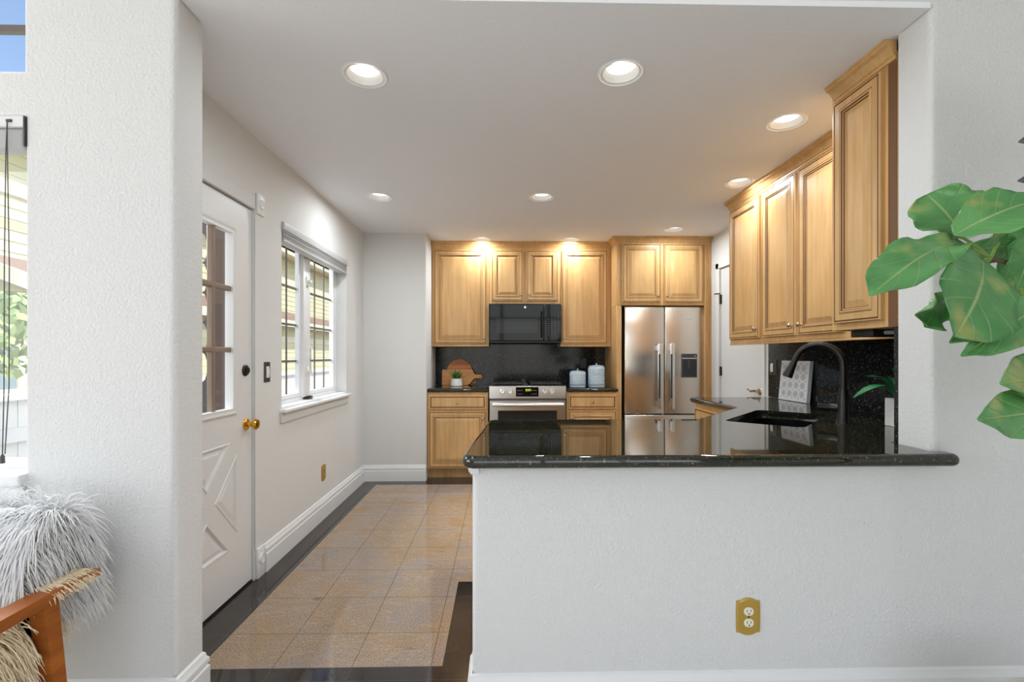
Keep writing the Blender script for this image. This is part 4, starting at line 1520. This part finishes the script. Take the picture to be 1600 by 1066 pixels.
def arm_tuft(mb):
    for k in range(420):
        y = random.uniform(1.30, 1.42)
        strand(mb, (random.uniform(-1.262, -1.225), y, 0.612), (0.8, random.uniform(-0.5, 0.2), 0.35), 0.075 * random.uniform(0.6, 1.1), 0.0018 * random.uniform(0.7, 1.2), 0.25, 0.2)


SK = [(0.95, 0.30), (0.98, 0.40), (1.10, 0.455), (1.22, 0.50), (1.28, 0.57), (1.31, 0.60), (1.40, 0.60), (1.405, 0.45)]
fur_sheet('sheepskin', 'cream sheepskin on the armchair seat, hanging beside its teak leg', 'sheepskin', SK, -1.75, -1.265, 'fur_cream', 1500, 0.09, 0.0018, edge_n=100, extra=[side_flap, arm_tuft])

# ------------------------------------------------------------------ fiddle-leaf fig at right
fg_loc = Vector((1.45, 1.16, 0))
ft = thing('fig_tree', 'fiddle-leaf fig with broad glossy leaves reaching in from the right edge', 'plant', fg_loc)


def P3(px, py, y):
    """a point at depth y along the sight line measured in the photograph, in metres"""
    yaw = math.atan(16 / 745.0)
    u, w_ = (px - 800) / F_PX, (555.0 - py) / F_PX
    dx, dy = u * math.cos(yaw) + math.sin(yaw), -u * math.sin(yaw) + math.cos(yaw)
    return Vector((dx * y / dy, y, EYE + w_ * y / dy))


def leaf(base, tip, width, normal, cup=0.12, arch=0.06, wave=0.012, mat='fig_leaf', shape=0.0):
    base, tip, nm = Vector(base), Vector(tip), Vector(normal).normalized()
    ax = tip - base
    L_ = ax.length
    axn = ax.normalized()
    sd = axn.cross(nm).normalized()
    nm = sd.cross(axn).normalized()
    bm = bmesh.new()
    uvl = bm.loops.layers.uv.new('UVMap')
    NU, NV = 18, 10
    grid = []
    for i in range(NU + 1):
        u = i / NU
        prof = (math.sin(PI * min(1, u ** (0.80 + shape * 4))) ** (0.55 - shape)) if 0 < u < 1 else 0.0
        prof *= 0.80 + 0.20 * min(1.0, max(0.0, (u - 0.2) / 0.4)) if shape > 0 else (0.74 + 0.26 * math.sin(PI * (u - 0.15)) if u > 0.15 else 0.74)
        hw = max(width / 2 * prof, 0.0015)
        row = []
        for j in range(NV + 1):
            s = (j / NV) * 2 - 1
            edge = wave * math.sin(u * 17 + (2.0 if s > 0 else 0.3)) * abs(s) ** 2
            rib = 0.0035 * math.cos(2 * PI * (u - 0.28 * abs(s)) * 6.0) * abs(s) * (1 - abs(s) * .4)
            h_ = cup * width * (s * s) + arch * L_ * math.sin(PI * u) - edge + rib
            p = base + ax * u + sd * (hw * s) + nm * h_ * (1 if prof > 0 else 0)
            row.append((bm.verts.new(p - fg_loc), u, j / NV))
        grid.append(row)
    for i in range(NU):
        for j in range(NV):
            q = [grid[i][j], grid[i][j + 1], grid[i + 1][j + 1], grid[i + 1][j]]
            f_ = bm.faces.new([x[0] for x in q])
            f_.smooth = True
            for lp, x in zip(f_.loops, q):
                lp[uvl].uv = (x[1], x[2])
    me = bpy.data.meshes.new('leaf')
    bm.to_mesh(me)
    bm.free()
    me.materials.append(M[mat])
    o = bpy.data.objects.new('leaf', me)
    COL.objects.link(o)
    o.parent = ft
    sol = o.modifiers.new('thickness', 'SOLIDIFY')
    sol.thickness = 0.0014
    return o


J1 = P3(1505, 372, 1.16)
J2 = P3(1548, 404, 1.17)
J3 = P3(1592, 420, 1.18)
TR = [Vector((1.47, 1.18, 0.30)), Vector((1.46, 1.17, 0.8)), Vector((1.475, 1.18, 1.15)), Vector((1.45, 1.17, 1.42)), Vector((1.47, 1.18, 1.72)), Vector((1.48, 1.18, 2.0))]
mb = MB(fg_loc)
mb.tube(TR, [0.016, 0.015, 0.014, 0.012, 0.009, 0.006], 10)
mb.build('trunk', 'bark', ft)
mb = MB(fg_loc)
mb.tube([Vector((1.455, 1.17, 1.40)), J3 + Vector((0.02, 0, -0.006)), J3, (J3 + J2) / 2 + Vector((0, 0, 0.004)), J2], [0.0075, 0.0065, 0.006, 0.0055, 0.005], 8)
mb.build('branch', 'bark', ft)
mb = MB(fg_loc)
for a_, b_ in ((J2, J1), (J2, P3(1530, 412, 1.12)), (J2, P3(1500, 384, 1.13)), (J1, P3(1496, 352, 1.18)), (J1, P3(1488, 372, 1.12)), (J2, P3(1472, 470, 1.2)), (J2, P3(1560, 380, 1.2)), (J3, P3(1600, 470, 1.16)), (J3, P3(1612, 462, 1.2)), (J3, P3(1640, 468, 1.12)),
               (Vector((1.475, 1.18, 1.16)), P3(1680, 588, 1.15)), (Vector((1.472, 1.18, 1.09)), P3(1690, 640, 1.15)), (J3, P3(1612, 372, 1.2))):
    mb.tube([a_, (a_ + b_) / 2 + Vector((0, 0, 0.004)), b_], [0.0045, 0.004, 0.0035], 8)
mb.build('stalks', 'stem', ft)
TO_CAM = Vector((-0.35, -0.85, 0.25))
leaf(P3(1506, 372, 1.19), P3(1448, 304, 1.24), 0.180, (-0.25, -0.93, 0.25), 0.08, 0.05, 0.010, shape=0.1)
leaf(P3(1490, 368, 1.10), P3(1632, 312, 1.07), 0.135, (0.05, -0.75, 0.6), 0.06, 0.10, 0.006)
leaf(P3(1508, 380, 1.13), P3(1360, 462, 1.02), 0.125, (-0.30, -0.62, 0.65), 0.10, 0.10, 0.008, shape=0.1)
leaf(P3(1536, 404, 1.12), P3(1492, 526, 1.02), 0.215, (0.10, -0.97, 0.18), 0.05, 0.07, 0.006, shape=0.04)
leaf(P3(1494, 464, 1.22), P3(1430, 492, 1.20), 0.105, (-0.1, -0.85, -0.45), 0.20, 0.06, 0.014, shape=0.1)
leaf(P3(1612, 462, 1.2), P3(1484, 536, 1.14), 0.105, (0.0, -0.85, 0.5), 0.12, 0.03, 0.008)
leaf(P3(1640, 468, 1.12), P3(1502, 556, 1.03), 0.105, (0.1, -0.88, 0.45), 0.10, 0.03, 0.008)
leaf(P3(1680, 588, 1.15), P3(1563, 600, 1.05), 0.125, (0.0, -0.9, 0.4), 0.10, 0.04, 0.008, shape=0.1)
leaf(P3(1690, 640, 1.15), P3(1528, 656, 1.02), 0.120, (0.0, -0.93, 0.35), 0.08, 0.03, 0.010, shape=0.1)
leaf(P3(1566, 440, 1.26), P3(1612, 338, 1.30), 0.100, (-0.5, -0.8, 0.1), 0.20, 0.06, 0.012)
leaf(P3(1508, 388, 1.22), P3(1574, 384, 1.26), 0.095, (0.0, -0.85, -0.45), 0.10, 0.04, 0.006, shape=0.1)
leaf(P3(1612, 372, 1.20), P3(1588, 452, 1.14), 0.090, (-0.3, -0.9, 0.2), 0.10, 0.05, 0.008)
leaf(P3(1600, 455, 1.26), P3(1550, 430, 1.30), 0.055, (0.0, -0.8, -0.4), 0.15, 0.04, 0.008)
leaf((1.474, 1.18, 1.735), P3(1592, 222, 1.14), 0.07, (0.0, -0.8, 0.5), 0.1, 0.04, 0.006, 'fig_dark')
leaf((1.468, 1.18, 1.630), P3(1591, 283, 1.14), 0.06, (0.0, -0.8, 0.5), 0.1, 0.04, 0.006, 'fig_dark')
for k, (z, a_, el) in enumerate(((1.98, 1.2, 1.0), (1.99, 4.2, 1.1), (1.9, 0.1, 0.5), (1.82, 5.2, 0.4), (1.72, 0.9, 0.4), (1.60, 5.7, 0.25), (1.50, 0.4, 0.2), (1.36, 5.3, 0.1), (1.24, 0.2, 0.0))):
    b0 = Vector((1.475, 1.18, z))
    dv = Vector((math.cos(a_) * math.cos(el), math.sin(a_) * math.cos(el) * 0.6, math.sin(el)))
    leaf(b0, b0 + dv * (0.24 + 0.02 * (k % 3)), 0.14, (0.2, -0.7, 0.7 - el * 0.6), 0.10, 0.06, 0.008, shape=0.05)
mb = MB()
mb.lathe([(0.12, 0), (0.13, 0.01), (0.15, 0.30), (0.15, 0.32), (0.138, 0.32), (0.135, 0.28), (0, 0.28)], (0.03, 0.02, 0), n=36)
mb.build('pot', 'pot', ft)

# ------------------------------------------------------------------ outside
mb = MB()
mb.box(-16, -1.52, 1.77, 30, -0.25, -0.12)
struct(mb.build('patio_ground', 'concrete', smooth=False))


def siding(mb, x, y0, y1, z0, z1, step=0.15):
    z = z0
    while z < z1 - 0.01:
        zt = min(z + step, z1)
        mb.quad([(x + 0.016, y0, z), (x + 0.016, y1, z), (x, y1, zt), (x, y0, zt)])
        mb.quad([(x, y0, z), (x, y1, z), (x + 0.016, y1, z), (x + 0.016, y0, z)])
        z = zt


nh = thing('neighbor_house', 'cream clapboard house across the side yard, seen through the windows', 'house', (-6.5, 12, -0.12))
NO = (-6.5, 12, -0.12)
mb = MB(NO)
siding(mb, -6.5, 4.2, 28, -0.12, 2.25, 0.16)
mb.quad([(-6.52, 4.2, -0.12), (-6.52, 28, -0.12), (-6.52, 28, 2.25), (-6.52, 4.2, 2.25)])
mb.quad([(-6.5, 4.2, -0.12), (-12, 4.2, -0.12), (-12, 4.2, 2.25), (-6.5, 4.2, 2.25)])
mb.build('lower_wall', 'siding', nh, smooth=False)
mb = MB(NO)
siding(mb, -7.1, 4.2, 28, 2.25, 4.45, 0.16)
mb.quad([(-7.1, 4.2, 2.25), (-12, 4.2, 2.25), (-12, 4.2, 4.45), (-7.1, 4.2, 4.45)])
mb.build('upper_wall', 'siding', nh, smooth=False)
mb = MB(NO)
mb.loft([[(-5.95, y, 2.24), (-7.1, y, 2.66), (-7.1, y, 2.56), (-5.95, y, 2.14)] for y in (6.2, 28)])
mb.build('lower_roof', 'shingle', nh, smooth=False)
mb = MB(NO)
mb.box(-5.97, -5.93, 6.2, 28, 2.04, 2.22)
mb.loft([[(-5.95, y, 2.26), (-7.1, y, 2.68), (-7.1, y, 2.50), (-5.95, y, 2.06)] for y in (6.14, 6.2)])
mb.box(-6.5, -6.46, 4.2, 28, 1.62, 1.80)
mb.build('lower_trim', 'trim_cream', nh, smooth=False)
mb = MB(NO)
mb.box(-6.6, -6.55, 4.2, 28, 4.35, 4.55)
mb.box(-7.09, -7.05, 4.2, 28, 3.55, 3.75)
mb.box(-7.1, -6.58, 4.2, 28, 4.42, 4.45)
mb.build('upper_trim', 'trim_cream', nh, smooth=False)
mb = MB(NO)
mb.loft([[(-6.55, y, 4.56), (-12, y, 6.6), (-12, y, 6.5), (-6.55, y, 4.46)] for y in (4.0, 28)])
mb.build('upper_roof', 'shingle', nh, smooth=False)
for y0, y1, z0, z1, xw in ((4.4, 6.6, 0.70, 1.45, -6.5), (15.4, 16.4, -0.1, 1.55, -6.5), (20.5, 21.6, 2.9, 4.1, -7.1), (9.6, 10.4, 0.9, 1.55, -6.5)):
    mb = MB(NO)
    mb.plate(rect(y0, y1, z0, z1), [(0, 0), (0, 0.04)], [(rect(y0 + 0.09, y1 - 0.09, z0 + 0.09, z1 - 0.09), [(0, 0), (0, 0.03)], False)], YZ(xw + 0.05, -1))
    ym, zm = (y0 + y1) / 2, (z0 + z1) / 2
    mb.box(xw + 0.02, xw + 0.04, ym - 0.02, ym + 0.02, z0 + 0.09, z1 - 0.09)
    mb.box(xw + 0.02, xw + 0.04, y0 + 0.09, y1 - 0.09, zm - 0.02, zm + 0.02)
    wf = mb.build('window', 'trim_cream', nh, smooth=False)
    MB(NO).box(xw + 0.012, xw + 0.022, y0 + 0.08, y1 - 0.08, z0 + 0.08, z1 - 0.08).build('pane', 'house_glass', wf, smooth=False)

fe = thing('fence', 'low white board fence across the yard below the windows', 'fence', (-2.95, 5, -0.12))
FO = (-2.95, 5, -0.12)
mb = MB(FO)
for k in range(120):
    y = 1.9 + k * 0.152
    mb.box(-2.96, -2.94, y, y + 0.146, -0.08, 0.97)
mb.build('boards', 'fence', fe, smooth=False)
for z in (0.10, 0.72):
    MB(FO).box(-2.94, -2.90, 1.9, 20.1, z, z + 0.08).build('rail', 'fence', fe, smooth=False)
MB(FO).box(-3.0, -2.89, 1.9, 20.1, 0.97, 1.005).build('cap', 'fence', fe, smooth=False)

ps = thing('patio_screen', 'dark patio screen with a scalloped opening, behind the entry door glass', 'screen', (-1.85, 2.98, -0.12))
SO = (-1.85, 2.98, -0.12)
hole_ = [(-2.25, 1.02), (-1.95, 1.02), (-1.90, 1.04)]
zc = 1.075
for k in range(5):
    for i in range(7):
        a_ = -PI / 2 + PI * i / 6
        hole_.append((-1.846 + 0.030 * math.cos(a_), zc + 0.0905 + 0.0905 * math.sin(a_)))
    zc += 0.184
hole_ += [(-1.88, 2.02), (-1.94, 2.05), (-2.25, 2.05)]
mb = MB(SO)
mb.plate(rect(-2.42, -1.515, -0.12, 2.32), [(0, 0), (0, 0.03)], [(hole_, [(0, 0), (0, 0.03)], False)], XZ(2.98))
mb.build('panel', 'screen', ps, smooth=False)
mb = MB(SO)
mb.box(-1.755, -1.515, 2.955, 2.978, -0.12, 2.32)
mb.build('post', 'screen_wood', ps, smooth=False)

bs = thing('bush', 'pale green bush before the neighbouring house, seen in the far left window', 'bush', (-5.6, 5.3, -0.12))
mb = MB((-5.6, 5.3, -0.12))
for k in range(900):
    a_, e_ = random.uniform(0, 2 * PI), random.uniform(-0.3, 1.5)
    rr_ = random.uniform(0.55, 1.0)
    c = Vector((-5.6 + 0.7 * rr_ * math.cos(a_) * math.cos(e_), 5.3 + 1.0 * rr_ * math.sin(a_) * math.cos(e_), 1.2 + 0.75 * rr_ * math.sin(e_)))
    d1 = Vector((random.uniform(-1, 1), random.uniform(-1, 1), random.uniform(-1, 1))).normalized() * 0.09
    d2 = d1.cross(Vector((random.uniform(-1, 1), random.uniform(-1, 1), random.uniform(-1, 1)))).normalized() * 0.045
    mb.quad([c - d1, c + d2, c + d1, c - d2])
mb.build('foliage', 'bush', bs, smooth=False)
MB((-5.6, 5.3, -0.12)).tube([(-5.6, 5.3, -0.12), (-5.6, 5.32, 1.2)], [0.05, 0.03], 8).build('stem', 'bark', bs)
